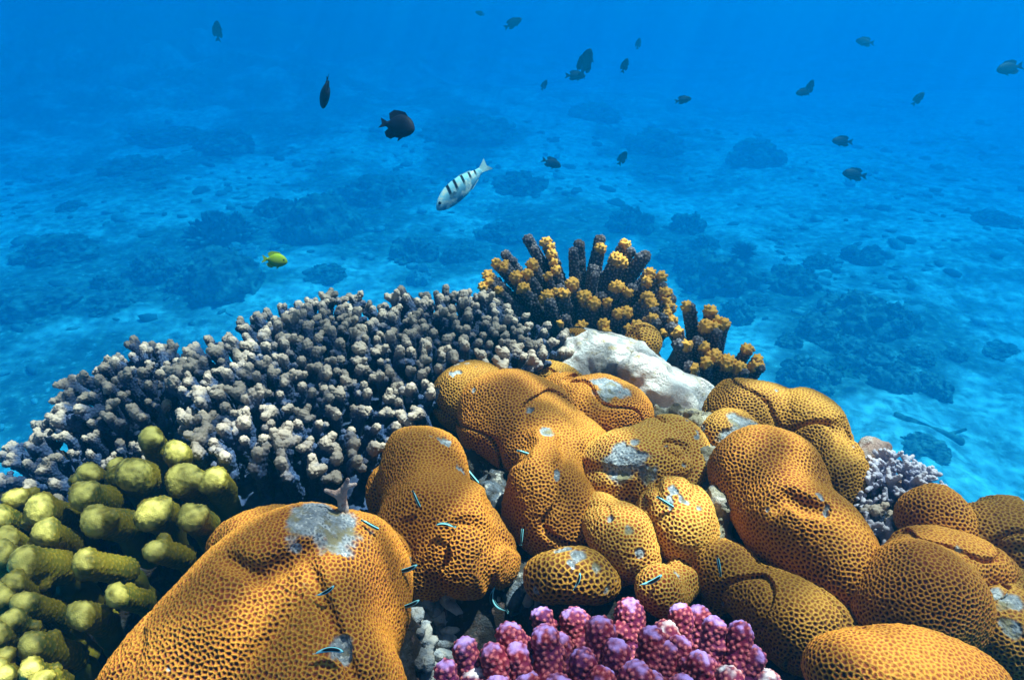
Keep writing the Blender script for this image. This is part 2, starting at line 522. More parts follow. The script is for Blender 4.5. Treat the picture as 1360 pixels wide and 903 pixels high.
def brain(label, lobes, cell=0.00461, k=0.03, mat=None, cuts=(), dead=(), h=0.0019, depth_=0.0017, name='brain_coral', cat='brain coral',
          group='golden honeycomb coral heads', amp=0.014, support=True, seed=None):
    seed = len(HEADS) + 1 if seed is None else seed
    L = [lobe(*a, grow=1.13 if 10 <= seed <= 14 else 1.08) for a in lobes]
    f1 = rough(union(L, k), amp, 9.5, seed)
    def f0(P):       # folds: narrow creases that run between the swellings
        n = np.abs(vnoise(P * 7.5 + 0.5 * vnoise(P * 20, seed)[:, None], seed + 200))
        return f1(P) + (0.003 if seed == 1 else 0.007) * (1 - sstep(0.0, 0.10, n))
    f0.bb = f1.bb
    cs = []
    for line, r in cuts:
        pts = [hit(f0, *p) for p in line]
        for a, b in zip(pts[:-1], pts[1:]):
            if a is not None and b is not None: cs.append(cone(a, b, r, r))
    f = carve(f0, cs, 0.012) if cs else f0
    V, Fc, N = net(f, h)
    V, Fc = hidden_away(V, Fc, N)
    C = scatter(V, cell * 0.80, seed)
    V, Fc, N = subdivide(f, V, Fc, h)
    d1, edge, own = near2(C, V)
    n1 = fbm(V * 16, seed + 50, 2)
    rel = edge / cell
    wall = 1 - sstep(0.12 + 0.04 * n1, 0.36 + 0.07 * n1, rel)
    top = sstep(0.72, 0.97, N[:, 2] + 0.10 * n1)            # polyps stand fuller on the crowns of the lobes
    wall = np.maximum(wall, 0.42 * top)
    dm = np.zeros(len(V))
    for px, py, r, *sq in dead:
        c = hit(f, px, py)
        if c is None: continue
        q = V - c
        rr = r * depth(c) / F
        dd = np.linalg.norm(q, axis=1) / rr + 0.40 * fbm(V * 60, seed + 90, 4)
        dm = np.maximum(dm, 1 - sstep(0.66, 0.98, dd))
    dm = np.maximum(dm, sstep(1.02, 1.10, fbm(V * 38, seed + 130, 3) + 0.45 * fbm(V * 9, seed + 140, 2)))
    pitdepth = depth_ * (1 - wall) * (1 - dm) + (0.0022 + 0.0014 * fbm(V * 120, seed + 300, 3)) * dm
    V = V - N * pitdepth[:, None] + N * (0.0007 * fbm(V * 240, 5, 2))[:, None]
    base = V.mean(0).copy(); base[2] = V[:, 2].min()
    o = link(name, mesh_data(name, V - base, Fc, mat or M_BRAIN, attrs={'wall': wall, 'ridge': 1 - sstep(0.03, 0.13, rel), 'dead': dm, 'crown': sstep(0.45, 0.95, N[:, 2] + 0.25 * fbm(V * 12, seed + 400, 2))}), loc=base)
    tag(o, label, cat, group)
    HEADS.append(f)
    if support:
        for g in L: SUPPORT.append((*g.c, g.r))
    return o

brain('huge golden brain coral slab with a ridged crown in the lower left corner',
      [(348, 812, 1.835, 152, 100, 104, 32), (262, 890, 1.825, 138, 84, 84, 44), (445, 806, 1.83, 82, 114, 94, 8), (400, 908, 1.82, 130, 104, 96), (340, 716, 1.82, 58, 30, 42, 22), (420, 738, 1.82, 96, 44, 50, -4), (486, 790, 1.82, 46, 92, 64)],
      cell=0.00418, k=0.035, cuts=[([(300, 740), (345, 765), (372, 752), (420, 722)], 0.005), ([(405, 735), (470, 900)], 0.003)],
      dead=[(432, 690, 52), (455, 860, 26), (395, 727, 9)], seed=1)
brain('tall golden brain coral lobe left of the rubble filled cleft',
      [(560, 640, 1.80, 62, 70, 60, -10), (585, 700, 1.80, 82, 60, 60), (625, 750, 1.79, 54, 54, 50), (664, 742, 1.775, 30, 38, 30), (575, 750, 1.78, 45, 48, 45)], k=0.035, seed=2)
brain('small shaded brain coral knob pressed against the tall lobe',
      [(508, 660, 1.76, 20, 40, 25)], k=0.02, seed=3, support=False)
brain('rounded brain coral lobe beside the grey finger coral with a pale rim',
      [(622, 528, 1.80, 46, 40, 45, 15), (655, 512, 1.79, 40, 26, 30)], mat=M_BRAIN2, seed=4)
brain('large two part brain coral lobe with an olive crown at the reef centre',
      [(690, 555, 1.81, 74, 62, 62, -20), (735, 605, 1.80, 60, 48, 50, -35), (725, 670, 1.79, 56, 68, 55), (768, 690, 1.775, 30, 36, 30), (770, 610, 1.785, 34, 30, 32)], k=0.04, dead=[(702, 545, 8), (725, 573, 12)], seed=5)
brain('brain coral head just below the white rock with a pale notch on top',
      [(800, 548, 1.79, 64, 46, 48, -12), (748, 540, 1.78, 34, 40, 34)], k=0.02, dead=[(812, 515, 26)], seed=6)
brain('flat golden coral crust between the grey finger coral and the white rock',
      [(735, 497, 1.78, 46, 22, 30, -10)], cell=0.00461, mat=M_BRAIN2, dead=[(762, 480, 22)], seed=7)
brain('tiny golden coral bump at the upper end of the white rock',
      [(768, 450, 1.79, 22, 18, 20)], cell=0.00461, mat=M_BRAIN2, seed=8)
brain('small ball shaped brain coral under the yellow tipped branches',
      [(850, 452, 1.80, 24, 24, 24)], cell=0.00562, mat=M_BRAIN2, seed=9)
brain('lumpy brain coral with a large grey dead patch left of the turf channel',
      [(848, 625, 1.80, 70, 50, 55, 12), (890, 605, 1.80, 44, 46, 44)], cell=0.00490, k=0.02, mat=M_BRAIN3, dead=[(832, 612, 34), (858, 630, 20), (843, 588, 9)], seed=10)
brain('pale golden brain coral ball under the grey patched head',
      [(892, 690, 1.80, 50, 48, 46), (862, 676, 1.785, 30, 30, 30), (912, 725, 1.775, 34, 34, 32)], cell=0.00490, k=0.02, mat=M_BRAIN3, seed=11)
brain('egg shaped brain coral speckled with pale scars beside the cleft',
      [(826, 718, 1.80, 46, 46, 44, -30), (798, 690, 1.785, 30, 32, 30), (850, 752, 1.78, 34, 28, 30)], cell=0.00461, mat=M_BRAIN3, dead=[(812, 690, 7), (835, 705, 9), (850, 735, 7)], seed=12)
brain('dull brain coral dome with a scarred crown above the crimson coral',
      [(757, 757, 1.79, 46, 38, 40), (722, 775, 1.775, 26, 26, 26), (795, 775, 1.775, 30, 28, 28)], cell=0.00612, mat=M_BRAIN2, dead=[(770, 738, 14), (790, 752, 10)], seed=13)
brain('small pale brain coral knob right behind the white tipped crimson branch',
      [(876, 782, 1.79, 32, 36, 32), (905, 765, 1.77, 30, 30, 30)], cell=0.00461, mat=M_BRAIN3, seed=14)
brain('wide brain coral dome with a dark furrow against the open blue water',
      [(1005, 556, 1.80, 66, 50, 50, -8), (1082, 585, 1.79, 50, 76, 55, 18), (1108, 625, 1.78, 36, 56, 45, 10)], cell=0.00490, k=0.012, mat=M_BRAIN2, seed=15)
brain('bluish turf covered brain coral lump left of the wide dome',
      [(975, 585, 1.80, 42, 34, 36)], cell=0.00490, mat=M_BRAIN2, dead=[(985, 565, 24), (965, 580, 14)], seed=16)
brain('big golden brain coral with a dark gouge across its middle',
      [(1018, 640, 1.81, 76, 62, 60, -15), (1070, 715, 1.80, 76, 60, 60, -45), (1112, 762, 1.79, 46, 52, 48, -30)], cell=0.00497, k=0.03,
      cuts=[([(1030, 672), (1048, 660), (1068, 672), (1092, 678)], 0.006)], seed=17)
brain('shaded brain coral block below the gouged head',
      [(965, 765, 1.77, 48, 50, 45), (1055, 828, 1.77, 74, 48, 50, -28), (1005, 795, 1.775, 46, 44, 40), (940, 735, 1.765, 26, 34, 28)], cell=0.00490, k=0.02, mat=M_BRAIN2, seed=18)
brain('golden brain coral hump beside the pink crusted rock',
      [(1238, 690, 1.80, 46, 40, 40, -15), (1268, 715, 1.79, 36, 26, 30, -30)], cell=0.00490, k=0.03, mat=M_BRAIN, seed=19)
brain('broad golden brain coral boulder between the gouged head and the frame edge',
      [(1222, 805, 1.80, 76, 72, 66), (1270, 745, 1.80, 75, 34, 45, -14)], cell=0.00490, k=0.03, seed=20)
brain('golden brain coral at the far right edge against the blue water',
      [(1345, 715, 1.79, 62, 46, 50, -10)], cell=0.00490, mat=M_BRAIN2, dead=[(1320, 775, 12)], seed=21)
brain('scarred brain coral in the right edge beside the broad boulder',
      [(1345, 845, 1.78, 56, 56, 50), (1350, 790, 1.77, 50, 40, 40)], cell=0.00490, mat=M_BRAIN2, dead=[(1345, 835, 14), (1320, 785, 18), (1345, 800, 20)], seed=22)
brain('smooth golden brain coral mound cut by the bottom edge on the right',
      [(1205, 905, 1.85, 118, 52, 70, -6)], cell=0.00432, depth_=0.0011, seed=23)
brain('slim brain coral knob wedged behind the pale rimmed lobe',
      [(563, 547, 1.78, 16, 26, 18)], cell=0.00612, seed=24)
brain('narrow brain coral wedge between gouged head and broad boulder',
      [(1135, 815, 1.76, 26, 40, 26)], cell=0.00461, mat=M_BRAIN2, seed=25)
ALLHEADS = union(HEADS, 1e-6)

# ------------------------------------------------------------------ other solid lumps of the reef
def lump(name, label, cat, lobes, mat, amp=0.01, freq=30, k=0.02, h=0.0045, seed=0, support=True, group=None, o=3):
    L = [lobe(*a) for a in lobes]
    f = rough(union(L, k), amp, freq, seed, o)
    V, Fc, N = net(f, h, pad=0.03)
    base = V.mean(0).copy(); base[2] = V[:, 2].min()
    ob = link(name, mesh_data(name, V - base, Fc, mat), loc=base)
    tag(ob, label, cat, group)
    if support:
        for g in L: SUPPORT.append((*g.c, g.r))
    return f
lump('white_rock', 'bare sunlit white rock with a bright streak behind the brain corals', 'rock',
     [(820, 485, 1.77, 80, 36, 50, -22), (878, 520, 1.775, 66, 36, 44, -38), (905, 512, 1.78, 36, 20, 26, -20), (785, 462, 1.765, 56, 24, 36), (770, 500, 1.76, 50, 30, 36), (905, 560, 1.77, 26, 46, 30)],
     M_WHITE, 0.009, 22, seed=3, o=3, h=0.0035)
lump('turf_rock', 'rough pale turf covered rock in the channel between two brain corals', 'rock',
     [(925, 590, 1.785, 34, 46, 30), (938, 640, 1.785, 30, 50, 30), (945, 690, 1.78, 28, 44, 28), (930, 735, 1.77, 30, 30, 26), (890, 560, 1.77, 24, 24, 24)], M_TURF, 0.014, 60, seed=5)
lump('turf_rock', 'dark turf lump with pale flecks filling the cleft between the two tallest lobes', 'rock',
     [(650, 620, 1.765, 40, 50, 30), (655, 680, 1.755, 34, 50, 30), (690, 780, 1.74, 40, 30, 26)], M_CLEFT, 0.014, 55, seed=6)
lump('pink_rock', 'pinkish crusted rock ledge beside the pale blue coral', 'rock',
     [(1160, 610, 1.77, 24, 28, 22, -30), (1200, 655, 1.775, 26, 14, 18, -40), (1150, 650, 1.75, 24, 28, 24)], M_PINKROCK, 0.006, 40, seed=7)
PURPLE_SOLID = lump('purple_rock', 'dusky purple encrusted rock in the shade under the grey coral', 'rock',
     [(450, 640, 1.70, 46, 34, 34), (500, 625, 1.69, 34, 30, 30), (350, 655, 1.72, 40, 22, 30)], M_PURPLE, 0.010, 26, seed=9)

# ------------------------------------------------------------------ branching corals
def knobby(f, h, spacing, bump, rad, tipf, seed, name, mat, tipbump=None, nodw=0.5, tipnod=1.0):
    """Mesh of solid f with small domes all over it; tipf gives 0..1 how much a point belongs to the tip."""
    V, Fc, N = net(f, h, pad=0.006)
    C = scatter(V, spacing, seed, relax=False)
    kd = tree(C)
    d = np.array([kd.find(v)[2] for v in V])
    t = np.clip(tipf(V), 0, 1)
    dome = np.sqrt(np.clip(1 - (d / rad) ** 2, 0, 1))
    b = bump + ((tipbump if tipbump is not None else bump) - bump) * t
    V2 = V + N * (dome * b)[:, None]
    nod = sstep(nodw, 0.95, dome) * (1 - t * (1 - tipnod))
    return mesh_data(name, V2, Fc, mat, attrs={'tip': t, 'nod': nod})

def inpoly(x, y, poly):
    r = False
    for (x0, y0), (x1, y1) in zip(poly, poly[1:] + poly[:1]):
        if (y0 > y) != (y1 > y) and x < (x1 - x0) * (y - y0) / (y1 - y0) + x0: r = not r
    return r
def basis(d, spin, s):
    """Local +Z to direction d."""
    q = Vector(d).normalized().to_track_quat('Z', 'Y')
    return q.to_matrix().to_4x4() @ Matrix.Rotation(spin, 4, 'Z') @ Matrix.Diagonal((s[0], s[1], s[2], 1))

# grey finger coral: knobbly upright branchlets
def grey_branchlet(seed):
    r = np.random.default_rng(seed)
    L = r.uniform(0.044, 0.056)
    top = np.array([r.uniform(-.004, .004), r.uniform(-.004, .004), L])
    fs = [cone((0, 0, -0.03), top, 0.0090, 0.0056)]
    for i in range(r.integers(4, 7)):
        a = r.uniform(0, 6.28); t = r.uniform(0.30, 0.90)
        b = top * t
        out = np.array([math.cos(a), math.sin(a), r.uniform(0.6, 1.2)])
        e = b + out * r.uniform(0.008, 0.014)
        fs.append(cone(b, e, 0.0054, r.uniform(0.0036, 0.0046)))
    f = union(fs, 0.004)
    return knobby(f, 0.00125, 0.0034, 0.0013, 0.0019, lambda V: sstep(0.80 * L, 1.12 * L, V[:, 2] + 0.005 * fbm(V * 160, seed, 2)) * 0.85, seed, 'branch', M_GREY, nodw=0.4)
GREY = [grey_branchlet(100 + i) for i in range(10)]

def grey_colony(label, poly, spacing, ztop, tilt, scale, seed, baseshape, lean=(0, 0, 0), mats=None, maxparts=98, group='grey finger corals', name='finger_coral', meshes=None):
    meshes = meshes or GREY
    rr = random.Random(seed)
    xs = [p[0] for p in poly]; ys = [p[1] for p in poly]
    pts = []
    for _ in range(6000):
        px, py = rr.uniform(min(xs), max(xs)), rr.uniform(min(ys), max(ys))
        if not inpoly(px, py, poly): continue
        p = on_plane(px, py, ztop)
        if all((p[0] - q[0]) ** 2 + (p[1] - q[1]) ** 2 > spacing ** 2 for q in pts): pts.append(p)
    pts = np.array(pts)
    cen = pts.mean(0)
    ext = np.abs(pts - cen).max(0)
    root = empty(name, cen - np.array([0, 0, 0.12]), label, 'finger coral', group)
    rootv = np.array(root.location)
    order = np.argsort([depth(p) for p in pts])
    extra = []
    for n_, i in enumerate(order):
        p = pts[i]
        rel = (p - cen) / ext
        d = np.array([rel[0] * tilt, rel[1] * tilt, 1.0]) + np.array(lean) + np.array([rr.uniform(-.25, .25), rr.uniform(-.25, .25), 0])
        d = d / np.linalg.norm(d)
        s = scale * rr.uniform(0.85, 1.25)
        droop = 0.035 * (rel[0] ** 2 + rel[1] ** 2)
        b = p - d * 0.045 * s - np.array([0, 0, droop - rr.uniform(-.004, .005)])
        M = Matrix.Translation(Vector(b - rootv)) @ basis(d, rr.uniform(0, 6.28), (s, s, s * rr.uniform(0.9, 1.2)))
        me = rr.choice(meshes)
        if n_ < maxparts: link('branch', me, root, M=M)
        else: extra.append((me, M))
    if extra:
        Vs, Fs, A, B, off = [], [], [], [], 0
        for me, M in extra:
            n = len(me.vertices)
            v = np.empty(n * 3, np.float32); me.vertices.foreach_get('co', v)
            v = v.reshape(-1, 3) @ np.array(M.to_3x3()).T + np.array(M.translation)
            fi = np.empty(len(me.loops), np.int32); me.loops.foreach_get('vertex_index', fi)
            a = np.empty(n, np.float32); me.attributes['tip'].data.foreach_get('value', a)
            b = np.empty(n, np.float32); me.attributes['nod'].data.foreach_get('value', b)
            Vs.append(v); Fs.append(fi.reshape(-1, 4) + off); A.append(a); B.append(b); off += n
        tag(link('branch', mesh_data('branch', np.concatenate(Vs), np.concatenate(Fs), meshes[0].materials[0], attrs={'tip': np.concatenate(A), 'nod': np.concatenate(B)}), root), kind='stuff')
    # the plate the branchlets stand on
    fs = []
    for p in pts[::3]:
        rel = (p - cen) / ext
        fs.append(ell(p - np.array([0, 0, 0.090 + 0.035 * (rel[0] ** 2 + rel[1] ** 2)]), (spacing * 1.5, spacing * 1.5, 0.018)))
    f = rough(union(fs, 0.02), 0.004, 60, seed)
    me = knobby(f, 0.0042, 0.011, 0.005, 0.0065, lambda V: np.zeros(len(V)), seed, 'base', M_GREY)
    me.transform(Matrix.Translation(Vector(-rootv)))
    link('base', me, root)
    c2 = cen + np.array([baseshape[0], baseshape[1], 0])
    SUPPORT.append((c2[0], c2[1], ztop - 0.10, baseshape[2]))
    return root
A_POLY = [(262, 598), (240, 545), (228, 475), (300, 420), (440, 380), (475, 385), (485, 480), (525, 555), (430, 605), (300, 600)]
B_POLY = [(478, 385), (530, 385), (600, 385), (645, 388), (742, 428), (745, 455), (690, 482), (580, 505), (552, 545), (530, 560), (488, 480)]
grey_colony('largest grey finger coral clump with pale knobbly tips near the reef middle', A_POLY, 0.0228, 1.84, 0.6, 1.02, 1, (0.02, 0.12, 0.13))
grey_colony('grey finger coral clump between the large clump and the yellow tipped branches', B_POLY, 0.0228, 1.835, 0.55, 1.02, 2, (0.0, 0.05, 0.12), lean=(0.1, 0, 0))
grey_colony('dark grey finger coral plate jutting out over deep shade at the left', [(82, 495), (150, 462), (228, 440), (236, 500), (215, 520), (150, 545), (80, 548)], 0.0225, 1.815, 0.8, 0.95, 3, (0.22, 0.10, 0.08), lean=(-0.35, 0, 0))
grey_colony('low bluish finger coral patch behind the yellow finger coral', [(0, 575), (60, 550), (150, 585), (245, 580), (200, 612), (100, 640), (0, 690)], 0.025, 1.765, 0.65, 0.9, 4, (0.0, 0.0, 0.10), lean=(-0.25, -0.1, 0))

# pale blue bush on the right, finer branchlets
def pale_branchlet(seed):
    r = np.random.default_rng(seed)
    L = 0.045
    fs = [cone((0, 0, -0.02), (0, 0, L), 0.0055, 0.0034)]
    for i in range(9):
        a = r.uniform(0, 6.28); t = r.uniform(0.3, 0.95)
        b = np.array([0, 0, L * t])
        e = b + np.array([math.cos(a), math.sin(a), 0.7]) * r.uniform(0.008, 0.016)
        fs.append(cone(b, e, 0.0036, 0.0024))
    return knobby(union(fs, 0.002), 0.0012, 0.003, 0.0007, 0.0016, lambda V: sstep(0.4 * L, 1.2 * L, V[:, 2]) * 0.8, seed, 'branch', M_PALEB)
PALE = [pale_branchlet(300 + i) for i in range(4)]
grey_colony('pale blue bushy coral beside the pink ledge at the right', [(1130, 600), (1165, 578), (1205, 592), (1245, 605), (1292, 655), (1275, 680), (1225, 665), (1190, 640), (1150, 640)],
            0.0165, 1.82, 0.9, 0.8, 5, (-0.04, -0.03, 0.06), group='pale blue branching corals', name='bushy_coral', meshes=PALE)
grey_colony('shaded blue and brown branching coral in the hollow behind the gouged head', [(1125, 690), (1160, 655), (1205, 665), (1195, 715), (1165, 760), (1140, 720)],
            0.022, 1.79, 0.6, 0.95, 6, (0.0, 0.0, 0.05), group='pale blue branching corals', name='bushy_coral', meshes=PALE + GREY[:3])

# coral with dark branches and orange yellow tips
def tipped(root, rootv, tip, base, r0, r1, tipsize, seed, partname, mat, **kw):
    rr = np.random.default_rng(seed)
    tip = np.asarray(tip) - rootv; base = np.asarray(base) - rootv
    ax = tip - base
    L = np.linalg.norm(ax); ax = ax / L
    fs = [cone(base, tip, r0, r1)]
    for i in range(kw.get('lumps', 5)):
        v = norm(rr.normal(size=3)); v = v - ax * (v @ ax) * 0.5
        q = kw.get('splay', 0.9)
        fs.append(cone(tip - ax * r1 * rr.uniform(0, 1.5), tip + v * r1 * q, r1 * 0.75, r1 * 0.5))
    for i in range(kw.get('side', 0)):
        t = rr.uniform(0.35, 0.85)
        v = rr.normal(size=3); v = norm(v - ax * (v @ ax)) + ax * rr.uniform(0.3, 1.0)
        b0 = base + ax * L * t
        fs.append(cone(b0, b0 + norm(v) * r1 * rr.uniform(0.8, 1.5), r1 * 0.8, r1 * rr.uniform(0.45, 0.65)))
    f = union(fs, r1 * 0.4)
    def tf(V):
        return kw.get('tipmax', 1.0) * sstep(-tipsize, -tipsize + kw.get('tipspan', 1.0) * r1, (V - tip) @ ax + kw.get('jit', 0.15) * r1 * fbm(V * 160, seed, 2))
    me = knobby(f, kw['h'], kw['spacing'], kw['bump'], kw['rad'], tf, seed, partname, mat, tipbump=kw.get('tipbump'), nodw=kw.get('nodw', 0.5), tipnod=kw.get('tipnod', 0.3))
    return link(partname, me, root)

def q4(x, y): return 560 + x / 2.72, 280 + y / 2.72
Y1 = [(385, 80, 0, 1.0), (450, 95, 1, .95), (470, 138, 1, .9), (400, 172, 1, 1.0), (486, 198, 1, .85), (303, 140, 0, .9), (270, 172, 1, .9), (240, 212, 1, 1), (340, 218, 1, 1.1),
      (455, 285, 1, 1.25), (570, 100, 0, 1.05), (645, 82, 0, 1.1), (735, 100, 1, .95), (705, 148, 1, 1.35), (545, 240, 1, 1.1), (590, 285, 1, 1.2), (705, 250, 1, 1.15), (742, 345, 1, 1.0),
      (660, 388, 1, .9), (580, 396, 1, .8), (522, 372, 2, .8), (810, 140, 0, 1.1), (825, 205, 1, 1.1), (870, 218, 1, .9), (820, 292, 1, 1.2), (885, 275, 1, 1.1), (280, 272, 1, .7), (650, 290, 2, .9), (500, 260, 2, .9), (900, 330, 1, .9), (880, 365, 2, .9), (850, 385, 0, .9), (780, 395, 1, .8), (905, 300, 0, .9), (840, 340, 2, 1.0), (220, 260, 1, .7), (620, 190, 2, 1.0), (760, 260, 2, 1.0)]
Y2 = [(960, 325, 1, .85), (1045, 340, 1, 1), (1030, 390, 1, 1.2), (1092, 388, 1, 1.0), (1062, 500, 1, 1.2), (1110, 520, 1, 1.25), (1182, 480, 1, .9), (1215, 535, 1, 1.1), (970, 540, 2, 1.0), (908, 400, 2, 1.0), (930, 460, 2, 1.0), (1000, 450, 2, 1.0), (1150, 545, 1, 0.9)]
def ytip_colony(label, pts, zlow, zhigh, ylow, yhigh, cpx, seed, blen):
    rootp = on_plane(cpx[0], cpx[1], 1.70)
    root = empty('tipped_branch_coral', rootp, label, 'branching coral', 'dark branching corals with orange tips')
    rj = random.Random(seed)
    pts = pts + [(x + rj.uniform(-34, 34), y + rj.uniform(6, 44), rj.choice((1, 1, 1, 2)), s * rj.uniform(0.65, 0.95)) for x, y, k_, s in pts]
    for i, (x, y, kind, s) in enumerate(pts):
        px, py = q4(x, y)
        u = (py - ylow) / (yhigh - ylow)
        tip = on_plane(px, py, zlow + (zhigh - zlow) * u)
        hx, hy = on_plane(cpx[0], cpx[1], 1.70)[:2]
        out = np.array([(tip[0] - hx) * 0.85, (tip[1] - hy) * 0.35, 0])
        base = tip - np.array([0, 0, blen]) - out * 0.6
        r1 = 0.0132 * s
        tipped(root, rootp, tip - np.array([0, 0, r1]), base, r1 * 1.1, r1 * 0.72, (1.0 if kind == 1 else 0.2) * r1, seed + i, 'branch', M_YTIP, tipspan=2.0, splay=0.75, jit=0.9, side=2,
               h=0.0020, spacing=0.0056, bump=0.0020, rad=0.0028, tipbump=0.0046 if kind == 1 else 0.0024, nodw=0.55, tipnod=0.0, tipmax={0: 0.12, 1: 1.0, 2: 0.05}[kind], lumps=7)
    SUPPORT.append((rootp[0], rootp[1] + 0.03, 1.72, 0.10))
ytip_colony('large dark branching coral with orange tips on the reef crest', Y1, 1.785, 1.885, 420, 312, (775, 440), 500, 0.12)
ytip_colony('smaller dark branching coral with yellow tips right of the crest', Y2, 1.765, 1.83, 480, 395, (935, 470), 560, 0.10)

# crimson coral in the front
PK = [(617, 840, 40), (590, 871, 34), (629, 880, 48), (676, 820, 46), (686, 846, 44), (712, 858, 52), (724, 823, 44), (720, 800, 32), (764, 800, 46), (800, 812, 50), (838, 788, 50), (775, 855, 46),
      (847, 872, 52), (886, 818, 46), (906, 795, 38), (931, 797, 38), (887, 845, 40), (987, 818, 40), (963, 845, 42), (934, 858, 50), (974, 880, 44), (1022, 884, 62), (1045, 900, 50), (655, 848, 40), (745, 835, 40), (820, 842, 44), (868, 825, 40), (905, 838, 36), (950, 812, 36), (700, 885, 44), (1000, 850, 40), (770, 905, 46), (845, 905, 44), (1000, 905, 46), (580, 900, 40), (868, 885, 40), (800, 880, 42), (740, 890, 44), (660, 890, 38), (910, 890, 44)]
rootp = on_plane(820, 960, 1.72)
root = empty('crimson_coral', rootp, 'crimson knobbly coral with mauve and white tips at the bottom edge', 'branching coral')
for i, (px, py, rp) in enumerate(PK):
    tip = on_plane(px, py + 6, 1.853 + 0.014 * math.sin(i * 2.3) - (0.03 if py < 805 else 0))
    r1 = rp * 0.56 * depth(tip) / F
    base = tip - np.array([(px - 820) / 420 * 0.05, 0.055, 0.09])
    t = tipped(root, rootp, tip - np.array([0, 0, r1]), base, r1 * 1.0, r1 * 0.68, -r1 * 0.25, 700 + i, 'branch', M_PINKW if (px, py) in ((886, 818), (974, 880), (1022, 884), (629, 880)) else M_PINK,
               h=0.0017, spacing=0.0046, bump=0.0016, rad=0.0022, tipbump=0.0008, nodw=0.45, tipnod=0.4, tipmax=0.95, lumps=5, jit=0.9, splay=0.7, side=4)
SUPPORT.append((rootp[0], rootp[1] + 0.02, 1.68, 0.08))

# olive yellow finger coral on the left
def q7(x, y): return x / 2.42, 530 + y / 2.42
YF = [(45, 665, 170, 630, 46), (235, 545, 390, 480, 50), (480, 505, 570, 440, 44), (245, 705, 310, 650, 50), (355, 650, 440, 580, 42), (70, 800, 205, 760, 52), (80, 880, 170, 840, 42), (35, 550, 165, 480, 62),
      (275, 420, 375, 345, 58), (490, 395, 510, 320, 62), (610, 400, 640, 345, 52), (430, 275, 440, 205, 68), (245, 340, 320, 265, 54), (100, 370, 180, 325, 54), (560, 275, 615, 235, 62), (685, 270, 700, 240, 50),
      (565, 185, 585, 165, 48), (480, 135, 490, 110, 44), (370, 225, 380, 195, 34), (20, 715, 100, 690, 42), (25, 600, 90, 570, 45), (5, 460, 60, 430, 46), (5, 830, 40, 810, 34), (125, 440, 190, 405, 50), (10, 885, 50, 870, 34), (270, 250, 310, 220, 44), (-30, 520, 40, 480, 56), (-25, 650, 40, 610, 50), (-30, 760, 40, 730, 50), (-40, 400, 30, 350, 56), (40, 330, 90, 290, 40), (120, 910, 190, 880, 40), (-20, 870, 30, 850, 40)]
rootp = on_plane(60, 860, 1.70)
root = empty('yellow_finger_coral', rootp, 'olive yellow finger coral with plump pale tipped fingers in the left corner', 'finger coral')
YB = []
for i, (x0, y0, x1, y1, r) in enumerate(YF):
    a = on_plane(*q7(x0, y0), 1.855 - 0.02 * (y0 < 300))
    r1 = r / 2.42 * depth(a) / F * 0.95
    bq = q7(x1, y1)
    b = at(bq[0], bq[1], depth(a) + 0.045)
    b = a + (b - a) * (0.065 / np.linalg.norm(b - a))
    ax = norm(b - a)
    tip = a + ax * r1 * 0.9
    tipped(root, rootp, tip, tip + ax * 0.034 - np.array([0, 0, 0.030]), r1 * 1.0, r1 * 0.85, 0.0, 800 + i, 'finger', M_YEL,
           h=0.0021, spacing=0.0044, bump=0.0012, rad=0.0020, tipbump=0.0007, nodw=0.3, tipnod=0.3, tipmax=0.95, lumps=4, jit=0.6, side=1, splay=0.8, tipspan=1.4)
    YB.append(cone(tip + ax * 0.035 - np.array([0, 0, 0.035]), tip + ax * 0.05 - np.array([0, 0, 0.09]), r1 * 0.85, r1 * 0.85))
f = rough(union(YB, 0.012), 0.004, 40, 3)
V, Fc, N = net(f, 0.006)
link('base', mesh_data('base', V - rootp, Fc, M_YEL, attrs={'tip': np.zeros(len(V)), 'nod': np.zeros(len(V))}), root)
for p in ((-60, 880), (-60, 740), (40, 840), (40, 760), (150, 690), (230, 650)):
    q = on_plane(*p, 1.74); SUPPORT.append((q[0], q[1], 1.745, 0.06))

# ------------------------------------------------------------------ the reef rock that carries it all
for px, py in ((250, 645), (330, 640), (420, 615), (500, 590), (200, 560), (140, 560), (60, 600), (0, 640), (-80, 680), (640, 480), (560, 560)):
    q = on_plane(px, py, 1.67)
    SUPPORT.append((*q, 0.06))
SP = np.array(SUPPORT)
def rock_z(x, y):
    z = np.full(x.shape, -9.0)
    for sx, sy, sz, sr in SP:
        d = np.maximum(np.hypot(x - sx, y - sy) - sr * 0.45, 0)
        z = np.maximum(z, sz - 0.22 * sr - 2.3 * d)
    # the core of the knoll
    
    cx, cy = 0.12, 0.72
    d = np.maximum(np.hypot((x - cx) / 1.25, y - cy) - 0.34, 0)
    z = np.maximum(z, 1.62 - 2.6 * d)
    d = np.maximum(np.hypot((x - cx), (y - 0.2)) - 0.5, 0)
    z = np.maximum(z, 1.60 - 2.6 * d)
    P = np.stack([x, y, z * 0.5], 1)
    return z + 0.030 * fbm(P * 8, 71, 3) + 0.010 * fbm(P * 42, 72, 3)
gx = stretch(-3.8, 4.0, 0.30, 560, 0.1); gy = stretch(-3.2, 4.4, 0.30, 560, 0.8)
X, Y = np.meshgrid(gx, gy, indexing='ij')
Zr = rock_z(X.ravel(), Y.ravel())
ii = np.arange(X.size).reshape(X.shape)
Fr = np.stack([ii[:-1, :-1].ravel(), ii[1:, :-1].ravel(), ii[1:, 1:].ravel(), ii[:-1, 1:].ravel()], 1)
keep = (Zr[Fr] > -4.9).any(1)
Fr = Fr[keep]
used, inv = np.unique(Fr, return_inverse=True)
Vr = np.stack([X.ravel(), Y.ravel(), np.maximum(Zr, -4.95)], 1)[used]
